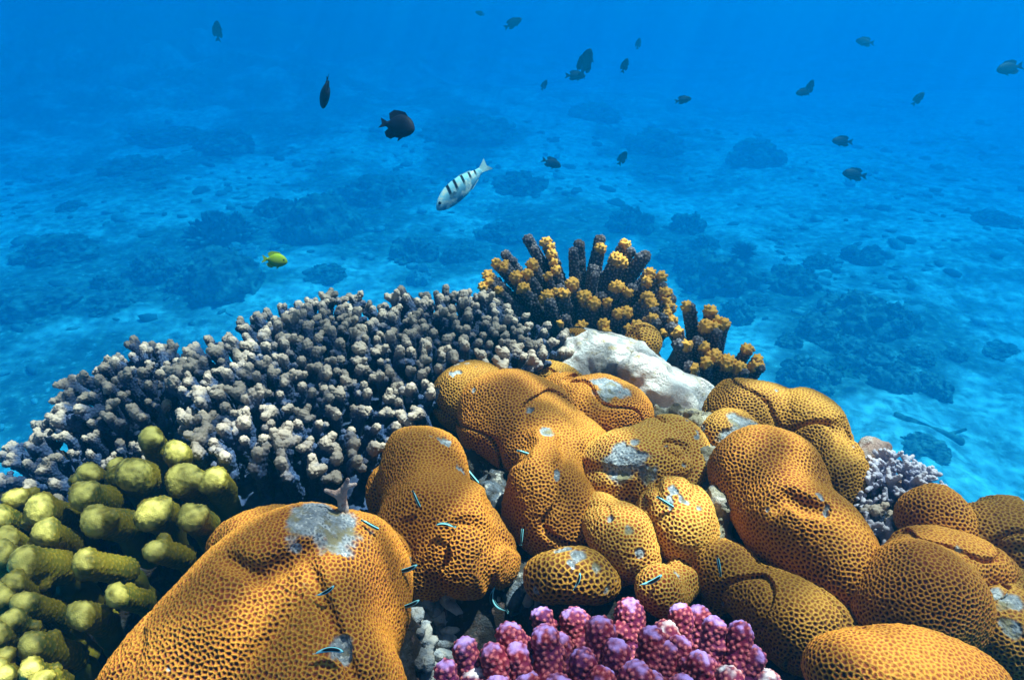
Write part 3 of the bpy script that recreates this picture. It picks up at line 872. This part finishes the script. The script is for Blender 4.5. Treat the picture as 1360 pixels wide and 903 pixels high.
tag(link('reef_rock', mesh_data('reef_rock', Vr, inv.reshape(Fr.shape), M_ROCK)), 'dark rock knoll the corals grow on', 'rock', kind='structure')
def rock_hit(px, py):
    t = np.arange(0.3, 2.2, 0.004)
    P = CAM + ray(px, py)[None] * t[:, None]
    below = P[:, 2] < rock_z(P[:, 0], P[:, 1])
    return P[np.argmax(below)] if below.any() else None

# loose rubble in the clefts
chips = []
rr = random.Random(5)
CL = [([(545, 780), (610, 800), (600, 903), (560, 903)], 50, 0.011), ([(600, 590), (640, 610), (690, 640), (670, 720), (640, 715), (630, 650)], 70, 0.010), ([(660, 760), (720, 740), (720, 800), (650, 800)], 40, 0.009), ([(905, 560), (950, 580), (960, 700), (925, 760), (915, 640)], 110, 0.010),
      ([(1120, 640), (1200, 620), (1190, 680), (1130, 700)], 50, 0.010), ([(880, 540), (940, 520), (950, 580), (900, 590)], 30, 0.009), ([(580, 570), (640, 600), (620, 640), (590, 590)], 25, 0.008)]
Vs, Fs, T, off = [], [], [], 0
import bmesh
bm = bmesh.new(); bmesh.ops.create_icosphere(bm, subdivisions=2, radius=1)
IV = np.array([v.co[:] for v in bm.verts]); IF = np.array([[v.index for v in f.verts] for f in bm.faces]); bm.free()
for poly, n, s in CL:
    xs = [p[0] for p in poly]; ys = [p[1] for p in poly]
    while n:
        px, py = rr.uniform(min(xs), max(xs)), rr.uniform(min(ys), max(ys))
        if not inpoly(px, py, poly): continue
        n -= 1
        c = rock_hit(px, py)
        if c is None: continue
        k = rr.uniform(0.5, 1.4) * s
        v = IV * (1 + 0.35 * fbm(IV * 1.6 + rr.uniform(0, 90), 4, 2))[:, None] * np.array([k * rr.uniform(.6, 1.8), k * rr.uniform(.5, 1), k * rr.uniform(.4, .8)])
        v = v @ np.array(Matrix.Rotation(rr.uniform(0, 6), 3, 'Z') @ Matrix.Rotation(rr.uniform(-.8, .8), 3, 'X')).T
        Vs.append(v + c + np.array([0, 0, k * 0.3])); Fs.append(IF + off); T.append(np.full(len(IV), rr.random())); off += len(IV)
m = Mat('coral_rubble', 0.9, 0.2)
c = m.mix(m.attr('tip'), (0.10, 0.10, 0.11), (0.55, 0.50, 0.44))
c = m.mix(m.noise(60, 3), c, (0.22, 0.25, 0.30))
m.color(c); m.bump(m.noise(160, 4), 0.006, 0.6)
tag(link('rubble', mesh_data('rubble', np.concatenate(Vs), np.concatenate(Fs), m.m, attrs={'tip': np.concatenate(T)})), 'broken coral rubble lying in the clefts between coral heads', 'rubble', kind='stuff')

# little pale branching twig in the shade
p = rock_hit(457, 660)
f = union([cone((0, 0, -0.015), (0, 0, 0.02), 0.008, 0.006), cone((0, 0, 0.012), (0.012, 0, 0.042), 0.006, 0.003), cone((0, 0, 0.012), (-0.02, -0.004, 0.026), 0.006, 0.003), cone((0.006, 0, 0.028), (0.022, 0, 0.034), 0.004, 0.0025)], 0.004)
V, Fc, N = net(f, 0.0018, 0.006)
q = hit(ALLHEADS, 456, 676)
q = at(456, 652, 0.78) if q is None else q + np.array([0, 0, 0.012])
tag(link('coral_twig', mesh_data('coral_twig', V * 0.68, Fc, M_PINKROCK), loc=q - np.array([0, 0, 0.004])), 'small pale pinkish forked twig standing by the large grey dead patch', 'coral twig')

# ------------------------------------------------------------------ coral growth on the seabed behind
def dome(seed, sq=0.75, amp=0.16):
    r = np.random.default_rng(seed)
    fs = [ell((0, 0, 0.05), (0.8, 0.8, sq))]
    for i in range(7):
        a = r.uniform(0, 6.28); q = r.uniform(0.3, 0.75); k = r.uniform(0.2, 0.45)
        fs.append(ell((q * math.cos(a), q * math.sin(a), r.uniform(0, 0.5)), (k, k, k * 1.1)))
    f = rough(union(fs, 0.12), amp, 4.0, seed, 4)
    V, Fc, N = net(f, 0.05, pad=0.3)
    return V, Fc
def clump(seed, n=44, flat=0.75):
    r = np.random.default_rng(seed)
    fs = []
    for i in range(n):
        a = r.uniform(0, 6.28); rad = r.uniform(0, 0.8) ** 0.7
        s = r.uniform(0.08, 0.26)
        fs.append(ell((rad * math.cos(a), rad * math.sin(a), flat * (1 - rad * rad) * r.uniform(0.6, 1.0)), (s, s, s * r.uniform(0.8, 1.5))))
    fs.append(ell((0, 0, 0), (0.85, 0.85, flat * 0.7)))
    f = rough(union(fs, 0.04), 0.09, 7, seed, 3)
    return net(f, 0.042, pad=0.15)[:2]
def bushy(seed, n=90, h=0.75):
    r = np.random.default_rng(seed)
    fs = [ell((0, 0, 0.05), (0.78, 0.78, h * 0.7))]
    Vs = []
    for i in range(n):
        t = r.uniform(0.05, 1); a = i * 2.39996
        rad = math.sqrt(t) * 1.0
        b = np.array([rad * math.cos(a) * 0.75, rad * math.sin(a) * 0.75, h * 0.6 * (1 - t * 0.8)])
        e = b + norm(np.array([math.cos(a) * rad, math.sin(a) * rad, 0.9 - 0.5 * t])) * r.uniform(0.2, 0.34)
        fs.append(cone(b, e, 0.075, 0.045))
    f = union(fs, 0.02)
    V, Fc, N = net(f, 0.042, pad=0.08)
    return V, Fc
def mk(name, vf, mat, tipz=None):
    V, Fc = vf
    rad = np.linalg.norm(V * np.array([1, 1, 1.25]), axis=1)
    t = sstep(0.85, 1.08, rad)
    return mesh_data(name, V, Fc, mat, attrs={'tip': t, 'nod': t * 0})
M_FARBUSH = branch_mat('distant_bushy_coral', (0.04, 0.05, 0.05), (0.07, 0.08, 0.07), (0.1, 0.1, 0.1), (0.42, 0.44, 0.36), 0.0)
M_FARGREEN = branch_mat('green_table_coral', (0.06, 0.10, 0.05), (0.09, 0.12, 0.06), (0.1, 0.1, 0.1), (0.30, 0.36, 0.16), 0.0)
DOME = [mk('coral_dome', dome(40 + i), M_FARDARK) for i in range(3)]
CLUMP = [mk('coral_clump', clump(50 + i), M_FARDARK) for i in range(5)]
BUSH = [mk('coral_bush', bushy(60 + i), M_FARBUSH) for i in range(2)]
GREENT = mk('coral_table', bushy(70, 80, 0.35), M_FARGREEN)
PALEH = mk('coral_stump', clump(80, 14, 0.9), M_FARPALE)
FAR = [ # px, py of the foot's middle, half width px, height factor, kind, label
    (285, 322, 48, 1.0, 'B', 'bushy coral with pale branch tips standing left of the green fish'),
    (290, 392, 62, 0.9, 'D', 'broad dark coral dome below the pale tipped bush'),
    (318, 342, 26, 0.6, 'P', 'low whitish dead coral perched between bush and dome'),
    (197, 372, 34, 0.95, 'C', 'dark coral clump left of the broad dome'),
    (140, 385, 22, 0.8, 'D', 'small dark coral boulder left of the dark clump'),
    (245, 385, 34, 0.7, 'C', 'low ragged coral between clump and broad dome'),
    (418, 318, 66, 0.95, 'D', 'large dark coral dome behind the green fish'),
    (360, 285, 30, 0.7, 'C', 'small coral clump left of the large dark dome'),
    (500, 265, 52, 0.6, 'C', 'ragged dark coral bed above the large dome'),
    (545, 345, 36, 0.8, 'C', 'dark coral clump under the striped fish'),
    (556, 378, 20, 1.2, 'P', 'pale upright coral stump behind the grey finger coral'),
    (430, 372, 30, 0.6, 'C', 'low dark coral just behind the grey finger coral crest'),
    (620, 190, 66, 0.6, 'D', 'wide dark coral mass right of the largest dark fish'),
    (690, 255, 40, 0.6, 'C', 'dim coral patch right of the striped fish'),
    (612, 345, 30, 0.7, 'D', 'dark mound between striped fish and orange tipped coral'),
    (660, 320, 34, 0.6, 'C', 'coral clump left of the orange tipped branches'),
    (840, 308, 34, 0.95, 'C', 'dark coral clump right above the orange tipped branches'),
    (915, 308, 28, 0.9, 'C', 'second dark clump right of the orange tipped branches'),
    (895, 345, 26, 0.5, 'D', 'low dark mound behind the orange tipped branches'),
    (960, 385, 60, 0.75, 'C', 'large dark coral bed above the small orange tipped colony'),
    (925, 360, 30, 0.8, 'D', 'rounded dark lump at the left end of the large bed'),
    (1060, 388, 46, 0.7, 'C', 'ragged coral bed right of the large dark bed'),
    (1093, 355, 24, 0.6, 'C', 'small ragged coral above the ragged bed'),
    (1155, 352, 26, 0.8, 'D', 'dark rounded coral alone on pale sand'),
    (1150, 445, 62, 0.85, 'C', 'biggest dark coral bed in the open sand at right'),
    (1192, 440, 36, 1.0, 'C', 'leafy dark coral at the right flank of the biggest bed'),
    (1097, 452, 36, 0.8, 'D', 'dark coral dome at the left flank of the biggest bed'),
    (1150, 485, 50, 0.6, 'C', 'low coral skirt below the biggest bed'),
    (1078, 515, 44, 0.8, 'C', 'dark coral mound above the wide furrowed brain coral'),
    (1126, 498, 26, 0.9, 'G', 'small round green table coral with pale knobs'),
    (1198, 520, 32, 0.9, 'D', 'rounded dark coral right of the green table coral'),
    (1245, 525, 30, 0.9, 'D', 'dark coral dome farther right on the sand'),
    (1270, 478, 18, 0.8, 'D', 'small dark stone like coral on rippled sand'),
    (982, 428, 28, 0.95, 'C', 'dark coral clump touching the yellow tipped colony'),
    (1012, 220, 46, 0.75, 'C', 'faint coral outcrop in the middle distance at right'),
    (875, 205, 46, 0.7, 'C', 'faint dark outcrop under the small dark fish'),
    (790, 160, 40, 0.6, 'D', 'very faint coral rise near the pair of grey fish'),
    (1050, 460, 20, 0.6, 'D', 'tiny dark mound on sand left of the biggest bed'),
    (1010, 405, 18, 0.6, 'C', 'tiny coral tuft between two dark beds'),
    (210, 190, 48, 0.35, 'D', 'long low faint ridge on the pale sand at left'),
    (72, 214, 18, 0.5, 'D', 'small faint stone on the pale sand at left'),
    (170, 230, 46, 0.4, 'C', 'flat faint coral patch under the low ridge'),
    (60, 345, 60, 0.45, 'C', 'low dark reef flat at the left edge'),
    (30, 420, 60, 0.45, 'D', 'dark rock shelf at the left edge above the finger corals'),
    (140, 410, 46, 0.35, 'C', 'flat dark coral bed above the jutting plate'),
    (90, 280, 22, 0.5, 'C', 'small dark tuft on bright sand at left'),
    (285, 205, 44, 0.6, 'D', 'hazy dark hump above the pale tipped bush'),
    (1330, 300, 34, 0.5, 'C', 'hazy coral patch at the right edge'),
    (1225, 480, 26, 0.5, 'C', 'scattered low coral right of the biggest bed'),
    (1330, 470, 30, 0.3, 'C', 'thin dark rubble bar on rippled sand at the right edge'),
    (1235, 605, 40, 0.25, 'C', 'low coral streak on sand above the pale blue bush'),
    (940, 330, 22, 0.7, 'C', 'small clump between two dark clumps and the large bed'),
]
def seabed_at(px, py):
    p = on_plane(px, py, SEA)
    for _ in range(4):
        z = seabed_z(np.array([p[0]]), np.array([p[1]]))[0]
        p = on_plane(px, py, min(z, 1.5))
    return p
KINDS = {'B': (BUSH, 'coral_bush', 'coral'), 'D': (DOME, 'coral_dome', 'coral'), 'C': (CLUMP, 'coral_clump', 'coral'), 'P': ([PALEH], 'coral_stump', 'coral'), 'G': ([GREENT], 'coral_table', 'coral')}
rr = random.Random(11)
for px, py, hw, hf, kd_, label in FAR:
    ms, nm, cat = KINDS[kd_]
    p = seabed_at(px, py)
    s = hw * depth(p) / F
    o = link(nm, rr.choice(ms))
    o.location = Vector(p) + Vector((0, s * 0.5, -0.05 * s))
    o.scale = (s, s, s * hf)
    o.rotation_euler = (0, 0, rr.uniform(0, 6.28))
    tag(o, label, cat, 'corals on the seabed behind the reef')

# broken pieces strewn over the sand
bm = bmesh.new(); bmesh.ops.create_icosphere(bm, subdivisions=1, radius=1)
JV = np.array([v.co[:] for v in bm.verts]); JF = np.array([[v.index for v in f.verts] for f in bm.faces]); bm.free()
Vs, Fs, T = [], [], []
rg = np.random.default_rng(21)
n_ = 0
while n_ < 1100:
    y = 3 + 26 * rg.random() ** 1.3; x = rg.uniform(-1, 1) * (2 + 0.85 * y)
    if fbm(np.array([[x * 0.2, y * 0.2, 0.0]]), 77, 3)[0] < rg.uniform(-0.4, 0.7): continue
    k = 0.03 + 0.13 * rg.random() ** 3 + 0.002 * y
    v = JV * (1 + 0.4 * fbm(JV * 1.4 + rg.uniform(0, 90), 4, 2))[:, None] * np.array([k * rg.uniform(.8, 2.2), k * rg.uniform(.6, 1.2), k * rg.uniform(.3, .8)])
    v = v @ np.array(Matrix.Rotation(rg.uniform(0, 6), 3, 'Z')).T
    z = seabed_z(np.array([x]), np.array([y]))[0]
    Vs.append(v + np.array([x, y, z + k * 0.15])); Fs.append(JF + n_ * len(JV)); T.append(np.full(len(JV), rg.random())); n_ += 1
m = Mat('seabed_rubble', 0.9, 0.1)
m.color(m.mix(m.range(m.attr('tip'), 0.3, 1.0), (0.22, 0.24, 0.21), (0.66, 0.64, 0.58)))
tag(link('rubble', mesh_data('rubble', np.concatenate(Vs), np.concatenate(Fs), m.m, attrs={'tip': np.concatenate(T)})), 'pieces of dead coral strewn over the pale sand', 'rubble', kind='stuff')

# urchin
p = seabed_at(986, 345); s = 24 * depth(p) / F
rg = np.random.default_rng(3)
bm = bmesh.new()
bmesh.ops.create_icosphere(bm, subdivisions=2, radius=0.45)
bV = [np.array(v.co[:]) for v in bm.verts]; bF = [[v.index for v in f.verts] for f in bm.faces]; bm.free()
sV, sF = [], []
for i in range(170):
    d = norm(rg.normal(size=3)); d[2] = abs(d[2]) - 0.15
    t1 = norm(np.cross(d, rg.normal(size=3))); t2 = np.cross(d, t1)
    k = len(sV)
    for j in range(3):
        a = j * 2.094
        sV.append(d * 0.4 + (t1 * math.cos(a) + t2 * math.sin(a)) * 0.02)
    sV.append(d * rg.uniform(0.85, 1.1))
    sF += [[k, k + 1, k + 3], [k + 1, k + 2, k + 3], [k + 2, k, k + 3]]
M_URCHIN = plain('black_urchin', (0.012, 0.012, 0.016), (0.025, 0.02, 0.03), 8)
root = empty('sea_urchin', Vector(p) + Vector((0, 0, 0.4 * s)), 'black spiny sea urchin on the sand beside the large dark bed', 'sea urchin')
root.scale = (s, s, s)
link('body', mesh_data('body', bV, bF, M_URCHIN), root)
link('spine_coat', mesh_data('spine_coat', sV, sF, M_URCHIN, False), root)

# long thin rod lying on the sand
a, b = seabed_at(1190, 553), seabed_at(1275, 588)
c = (a + b) / 2
f = rough(union([cone(a - c, b - c, 0.035, 0.06), cone((b - c) * 0.6, (b - c) * 0.6 + np.array([0.28, 0.1, 0.03]), 0.035, 0.024)], 0.03), 0.02, 7, 4)
V, Fc, N = net(f, 0.021, 0.07)
tag(link('dead_branch', mesh_data('dead_branch', V, Fc, M_FARDARK), loc=Vector(c) + Vector((0, 0, 0.03))), 'long dark dead branch lying on the sand at the right', 'dead branch')

# ------------------------------------------------------------------ fish
def fish_mat(name, fn, rough_=0.6, spec=0.12):
    m = Mat(name, rough_, spec); fn(m); return m.m
M_DAMSEL = fish_mat('black_fish_skin', lambda m: m.color(m.mix(m.noise(60, 2), (0.002, 0.005, 0.016), (0.005, 0.009, 0.026))))
M_DAMSELF = fish_mat('black_fin', lambda m: m.color(m.mix(m.noise(90, 2), (0.001, 0.003, 0.01), (0.003, 0.006, 0.018))))
M_GREYF = fish_mat('grey_fish_skin', lambda m: m.color(m.mix(m.noise(60, 2), (0.006, 0.014, 0.03), (0.014, 0.024, 0.042))))
M_GREENF = fish_mat('yellow_green_fish_skin', lambda m: m.color(m.mix(m.noise(60, 2), (0.28, 0.36, 0.01), (0.20, 0.30, 0.01))))
M_EYE = fish_mat('fish_eye', lambda m: m.color(m.mix(m.noise(300, 1), (0.004, 0.004, 0.005), (0.01, 0.01, 0.012))), 0.15)
def xyz(m):
    s = m.n('ShaderNodeSeparateXYZ'); m.l(m.co, s.inputs[0]); return s.outputs
def barred(m):
    x, y, z = xyz(m)
    # five dark bars fading below the midline, body darker blue towards the belly
    tot = None
    for c, wd in ((0.20, 0.035), (0.07, 0.032), (-0.07, 0.030), (-0.20, 0.026), (-0.30, 0.022)):
        d = m.math('ABSOLUTE', m.math('ADD', m.math('SUBTRACT', x, c), m.math('MULTIPLY', z, 0.35)))
        b = m.range(d, wd * 0.5, wd * 0.9, 1.0, 0.0)
        tot = b if tot is None else m.math('MAXIMUM', tot, b)
    tot = m.math('MULTIPLY', tot, m.range(z, -0.04, 0.02))
    c = m.mix(m.range(z, -0.12, 0.06), (0.06, 0.20, 0.32), (0.35, 0.74, 0.85))
    c = m.mix(m.noise(9, 2, lo=0.5, hi=0.7), c, (0.92, 0.92, 0.75))
    m.color(m.mix(tot, c, (0.01, 0.012, 0.02)))
M_BARRED = fish_mat('silver_barred_skin', barred, 0.35)
M_PALEFIN = fish_mat('pale_fin', lambda m: m.color(m.mix(m.noise(30, 2), (0.35, 0.50, 0.52), (0.25, 0.42, 0.46))))
def striped(m):
    x, y, z = xyz(m)
    s = m.range(m.math('ABSOLUTE', m.math('SUBTRACT', m.math('ABSOLUTE', z), 0.055)), 0.014, 0.026, 1.0, 0.0)
    top = m.range(m.math('ABSOLUTE', y), 0.004, 0.012, 1.0, 0.0)
    m.color(m.mix(s, (0.006, 0.008, 0.012), (0.25, 0.70, 0.80)))
M_STRIPED = fish_mat('blue_striped_skin', striped, 0.4)

def loft(prof, width, seg=16, nx=28, bend=0.0):
    """Body of a fish of length 1, nose at +0.5 on X, up +Z; prof rows are x, top, bottom."""
    prof = np.array(prof)
    u = np.linspace(0, 1, nx)
    xs = prof[0, 0] + (prof[-1, 0] - prof[0, 0]) * (0.5 - 0.5 * np.cos(u * math.pi))
    o = np.argsort(prof[:, 0])
    def interp(col):
        y = np.interp(xs, prof[o, 0], prof[o, col])
        for _ in range(2): y[1:-1] = (y[:-2] + 2 * y[1:-1] + y[2:]) / 4
        return y
    T, B = interp(1), interp(2)
    V, Fc = [], []
    for x, t, b in zip(xs, T, B):
        hz = (t - b) / 2; c = (t + b) / 2
        yb = bend * (x * x)
        for j in range(seg):
            a = 2 * math.pi * j / seg
            V.append((x, math.cos(a) * max(hz * width, 0.001) + yb, c + math.sin(a) * max(hz, 0.001)))
    for i in range(nx - 1):
        for j in range(seg):
            Fc.append((i * seg + j, i * seg + (j + 1) % seg, (i + 1) * seg + (j + 1) % seg, (i + 1) * seg + j))
    Fc.append(tuple(range(seg))[::-1]); Fc.append(tuple((nx - 1) * seg + j for j in range(seg)))
    return V, Fc
def fin(outline, th=0.006, yb=0.0):
    n = len(outline)
    c = np.mean(np.array(outline), 0)
    V = [(x, yb + th / 2, z) for x, z in outline] + [(x, yb - th / 2, z) for x, z in outline]
    return V, [tuple(range(n)), tuple(range(2 * n - 1, n - 1, -1))] + [(i, i + n, (i + 1) % n + n, (i + 1) % n) for i in range(n)]
def eye(x, z, y, r):
    V, Fc = [], []
    return [(np.array(v) * np.array([r, r * 0.5, r]) + np.array([x, y, z])) for v in IV], IF
def fix(me):
    bm = bmesh.new(); bm.from_mesh(me); bmesh.ops.recalc_face_normals(bm, faces=bm.faces); bm.to_mesh(me); bm.free()
    return me
def species(parts):
    return [(n, fix(mesh_data(n, *vf, mat, sm)), sub) for n, vf, mat, sm, sub in parts]
DAMSEL_P = [(0.5, 0.0, -0.02), (0.46, 0.10, -0.10), (0.35, 0.22, -0.19), (0.15, 0.30, -0.27), (-0.05, 0.29, -0.27), (-0.22, 0.18, -0.17), (-0.30, 0.08, -0.07), (-0.38, 0.065, -0.06)]
def damsel(mat, finmat, s=1.0):
    P = [(x, t * s, b * s) for x, t, b in DAMSEL_P]
    return species([('body', loft(P, 0.42), mat, True, None),
        ('tail_fin', fin([(-0.34, 0.055 * s), (-0.34, -0.05 * s), (-0.44, -0.10), (-0.58, -0.16), (-0.50, -0.02), (-0.58, 0.15), (-0.44, 0.10)]), finmat, False, None),
        ('dorsal_fin', fin([(0.24, 0.25 * s), (0.10, 0.36 * s), (-0.10, 0.37 * s), (-0.24, 0.36 * s), (-0.36, 0.26 * s), (-0.30, 0.12 * s), (-0.20, 0.15 * s), (0.0, 0.22 * s)], 0.012), finmat, False, None),
        ('anal_fin', fin([(0.02, -0.24 * s), (-0.14, -0.33 * s), (-0.28, -0.30 * s), (-0.36, -0.20 * s), (-0.28, -0.10 * s), (-0.15, -0.16 * s)], 0.012), finmat, False, None),
        ('pelvic_fin', fin([(0.22, -0.23 * s), (0.08, -0.36 * s), (0.10, -0.22 * s)], 0.012), finmat, False, None),
        ('eye', eye(0.37, 0.06 * s, 0.065, 0.035), M_EYE, True, None), ('eye', eye(0.37, 0.06 * s, -0.065, 0.035), M_EYE, True, None)])
SP_DAMSEL = damsel(M_DAMSEL, M_DAMSELF, 1.2)
SP_GREY = damsel(M_GREYF, M_GREYF, 0.78)
SP_GREEN = damsel(M_GREENF, M_GREENF, 0.92)
WR = [(x, t * 1.22, b * 1.22) for x, t, b in [(0.5, -0.015, -0.03), (0.46, 0.03, -0.065), (0.36, 0.085, -0.105), (0.2, 0.13, -0.125), (0.0, 0.135, -0.125), (-0.18, 0.10, -0.09), (-0.32, 0.055, -0.05), (-0.40, 0.04, -0.035)]]
SP_BAR = species([('body', loft(WR, 0.5, 20, 36), M_BARRED, True, None),
    ('tail_fin', fin([(-0.38, 0.038), (-0.38, -0.033), (-0.46, -0.06), (-0.56, -0.10), (-0.52, 0.0), (-0.56, 0.11), (-0.46, 0.065)]), M_PALEFIN, False, None),
    ('dorsal_fin', fin([(0.24, 0.115), (0.14, 0.155), (-0.10, 0.155), (-0.28, 0.105), (-0.30, 0.055), (-0.1, 0.11), (0.1, 0.125)]), M_PALEFIN, False, None),
    ('anal_fin', fin([(-0.02, -0.11), (-0.12, -0.135), (-0.28, -0.085), (-0.28, -0.05), (-0.12, -0.09)]), M_PALEFIN, False, None),
    ('pectoral_fin', ([(0.24, 0.075, -0.02), (0.14, 0.105, 0.0), (0.11, 0.10, -0.05), (0.23, 0.073, -0.05), (0.24, 0.069, -0.02), (0.14, 0.097, 0.0), (0.11, 0.092, -0.05), (0.23, 0.067, -0.05)], [(0, 1, 2, 3), (7, 6, 5, 4), (0, 4, 5, 1), (1, 5, 6, 2), (2, 6, 7, 3), (3, 7, 4, 0)]), M_PALEFIN, False, None),
    ('eye', eye(0.405, 0.015, 0.046, 0.024), M_EYE, True, None), ('eye', eye(0.405, 0.015, -0.046, 0.024), M_EYE, True, None)])
GO = [(0.5, 0.02, -0.02), (0.45, 0.065, -0.06), (0.32, 0.10, -0.095), (0.0, 0.105, -0.10), (-0.3, 0.07, -0.065), (-0.42, 0.045, -0.04)]
def goby(bend):
    yb = bend * 0.2
    return species([('body', loft(GO, 0.85, 12, 24, bend), M_STRIPED, True, None),
        ('tail_fin', fin([(-0.40, 0.035), (-0.40, -0.03), (-0.54, -0.06), (-0.56, 0.0), (-0.54, 0.065)], 0.01, yb), M_STRIPED, False, None)])
SP_GOBY = [goby(0.0), goby(0.35), goby(-0.45), goby(1.6)]
def swim(sp, name, label, cat, group, pos, length, ang, turn=0.0, flip=False, roll=0.0):
    """Nose points at ang degrees in the picture plane (0 right, 90 up) and turn degrees towards the viewer."""
    a, t = R(ang), R(turn)
    flat = RIGHT * math.cos(a) + UP * math.sin(a)
    X_ = flat * math.cos(t) - FWD * math.sin(t)
    z = (-RIGHT * math.sin(a) + UP * math.cos(a)) * (1 if math.cos(a) >= 0 else -1) * (-1 if flip else 1)
    Y_ = np.cross(z, X_)
    Y_ = norm(Y_); Z_ = np.cross(X_, Y_)
    rot = Matrix(np.stack([X_, Y_, Z_], 1).tolist()).to_4x4() @ Matrix.Rotation(R(roll), 4, 'X')
    root = empty(name, (0, 0, 0), label, cat, group)
    root.matrix_world = Matrix.Translation(Vector(pos)) @ rot @ Matrix.Scale(length, 4)
    for n, me, sub in sp: link(n, me, root)
    return root
def swim_px(sp, name, label, cat, group, px, py, Z, lenpx, ang, turn=0.0, **kw):
    return swim(sp, name, label, cat, group, at(px, py, Z), lenpx * Z / F / max(math.cos(R(turn)), 0.35), ang, turn, **kw)
G1 = 'dark fish swimming over the reef'
swim_px(SP_BAR, 'barred_fish', 'silvery fish with dark bars diving head down above the grey coral', 'fish', None, 612, 249, 2.4, 88, 222, 8)
swim_px(SP_DAMSEL, 'dark_fish', 'largest black deep bodied fish left above the barred fish', 'fish', G1, 529, 168, 1.7, 46, -14, 10)
swim_px(SP_DAMSEL, 'dark_fish', 'slim black fish hanging nose down beside the largest black fish', 'fish', G1, 432, 124, 1.9, 42, 262, 0, roll=62)
swim_px(SP_GREEN, 'green_fish', 'small yellow green fish swimming above the grey finger coral', 'fish', None, 366, 346, 1.9, 34, -8, 10)
G2 = 'small grey fish scattered in the blue water'
SMALL = [(289, 41, 3.4, 20, 75, 40, 'dim grey fish high up in the dark blue upper left'), (682, 31, 3.6, 24, 25, 10, 'faint grey fish near the top middle'), (637, 18, 4.2, 12, 160, 0, 'tiny faint fish near the top middle, left of its neighbour'),
         (778, 83, 2.8, 30, 70, 35, 'grey fish with a pale back rising above its partner'), (765, 101, 2.9, 25, -5, 10, 'grey fish tucked under the pale backed fish'), (830, 87, 3.0, 16, 70, 30, 'small fish right of the pale backed pair'),
         (723, 113, 3.4, 13, 60, 20, 'tiny fish left below the pale backed pair'), (848, 58, 4.2, 12, 80, 30, 'tiny faint fish above the small fish beside the pair'), (733, 217, 2.4, 26, -25, 15, 'spiky finned dark fish right above the barred fish'),
         (827, 210, 2.8, 16, 60, 40, 'small dark fish above the orange tipped coral'), (908, 133, 2.6, 20, 8, 10, 'round dark fish over the faint right outcrop'), (1066, 123, 3.0, 20, 195, 10, 'grey fish beneath an upright one at right'),
         (1076, 116, 3.1, 16, 80, 35, 'upright fish touching the fish below it at right'), (1148, 56, 3.8, 24, 175, 5, 'faint fish near the top right'), (1220, 131, 3.4, 19, 50, 15, 'slender fish slanting up in the right'),
         (1118, 188, 2.8, 27, 178, 5, 'dark fish facing left, above its larger twin'), (1134, 232, 2.6, 32, 174, 5, 'larger dark fish facing left over pale sand'), (1340, 91, 2.9, 36, 192, 5, 'grey fish leaving at the right edge')]
for px, py, Z, L, ang, turn, label in SMALL:
    swim_px(SP_GREY, 'grey_fish', label, 'fish', G2, px, py, Z * 2.2, L, ang, turn)
# little striped cleaner fish hovering over the coral
G3 = 'tiny striped fish among the coral heads'
GOB = [(539, 757, 34, 15, 1, 'striped fish in the dark gap left of the tall lobe, upper one'), (543, 804, 32, 18, 1, 'striped fish in the dark gap left of the tall lobe, lower one'), (553, 663, 24, -65, 0, 'striped fish on the tall lobe, pointing steeply down'),
       (592, 696, 26, 172, 2, 'striped fish lying level on the tall lobe'), (626, 631, 30, -50, 0, 'striped fish at the upper edge of the rubble cleft'), (699, 602, 24, -18, 0, 'striped fish in the dark hollow of the two part lobe'),
       (693, 712, 22, 85, 0, 'striped fish low on the two part lobe'), (768, 772, 24, 68, 1, 'striped fish on the dull dome above the crimson coral'), (884, 667, 26, -32, 0, 'black and white striped fish on the pale ball'),
       (866, 772, 32, 24, 1, 'striped fish on the small pale knob'), (655, 800, 38, 120, 3, 'striped fish curled like a hook above the crimson coral'), (492, 697, 26, -28, 0, 'striped fish beside the large dead patch'),
       (587, 892, 34, 52, 0, 'striped fish at the bottom edge beside the crimson coral'), (433, 786, 28, 28, 1, 'striped fish on the huge slab'), (437, 862, 40, 5, 2, 'striped fish by the hollow low on the huge slab')]
for px, py, L, ang, k, label in GOB:
    h_ = hit(ALLHEADS, px, py)
    rk = rock_hit(px, py)
    Z = min(depth(h_) if h_ is not None else 9, depth(rk) if rk is not None else 9, 0.95) - 0.012
    swim_px(SP_GOBY[k], 'striped_fish', label, 'fish', G3, px, py, Z, L, ang, 0, roll=0 if k == 0 else 70)
h_ = hit(ALLHEADS, 955, 752)
swim_px(SP_GOBY[0], 'striped_fish', 'dark slim fish hanging before the shaded block', 'fish', G3, 955, 752, depth(h_ if h_ is not None else rock_hit(955, 752)) - 0.015, 24, 100)
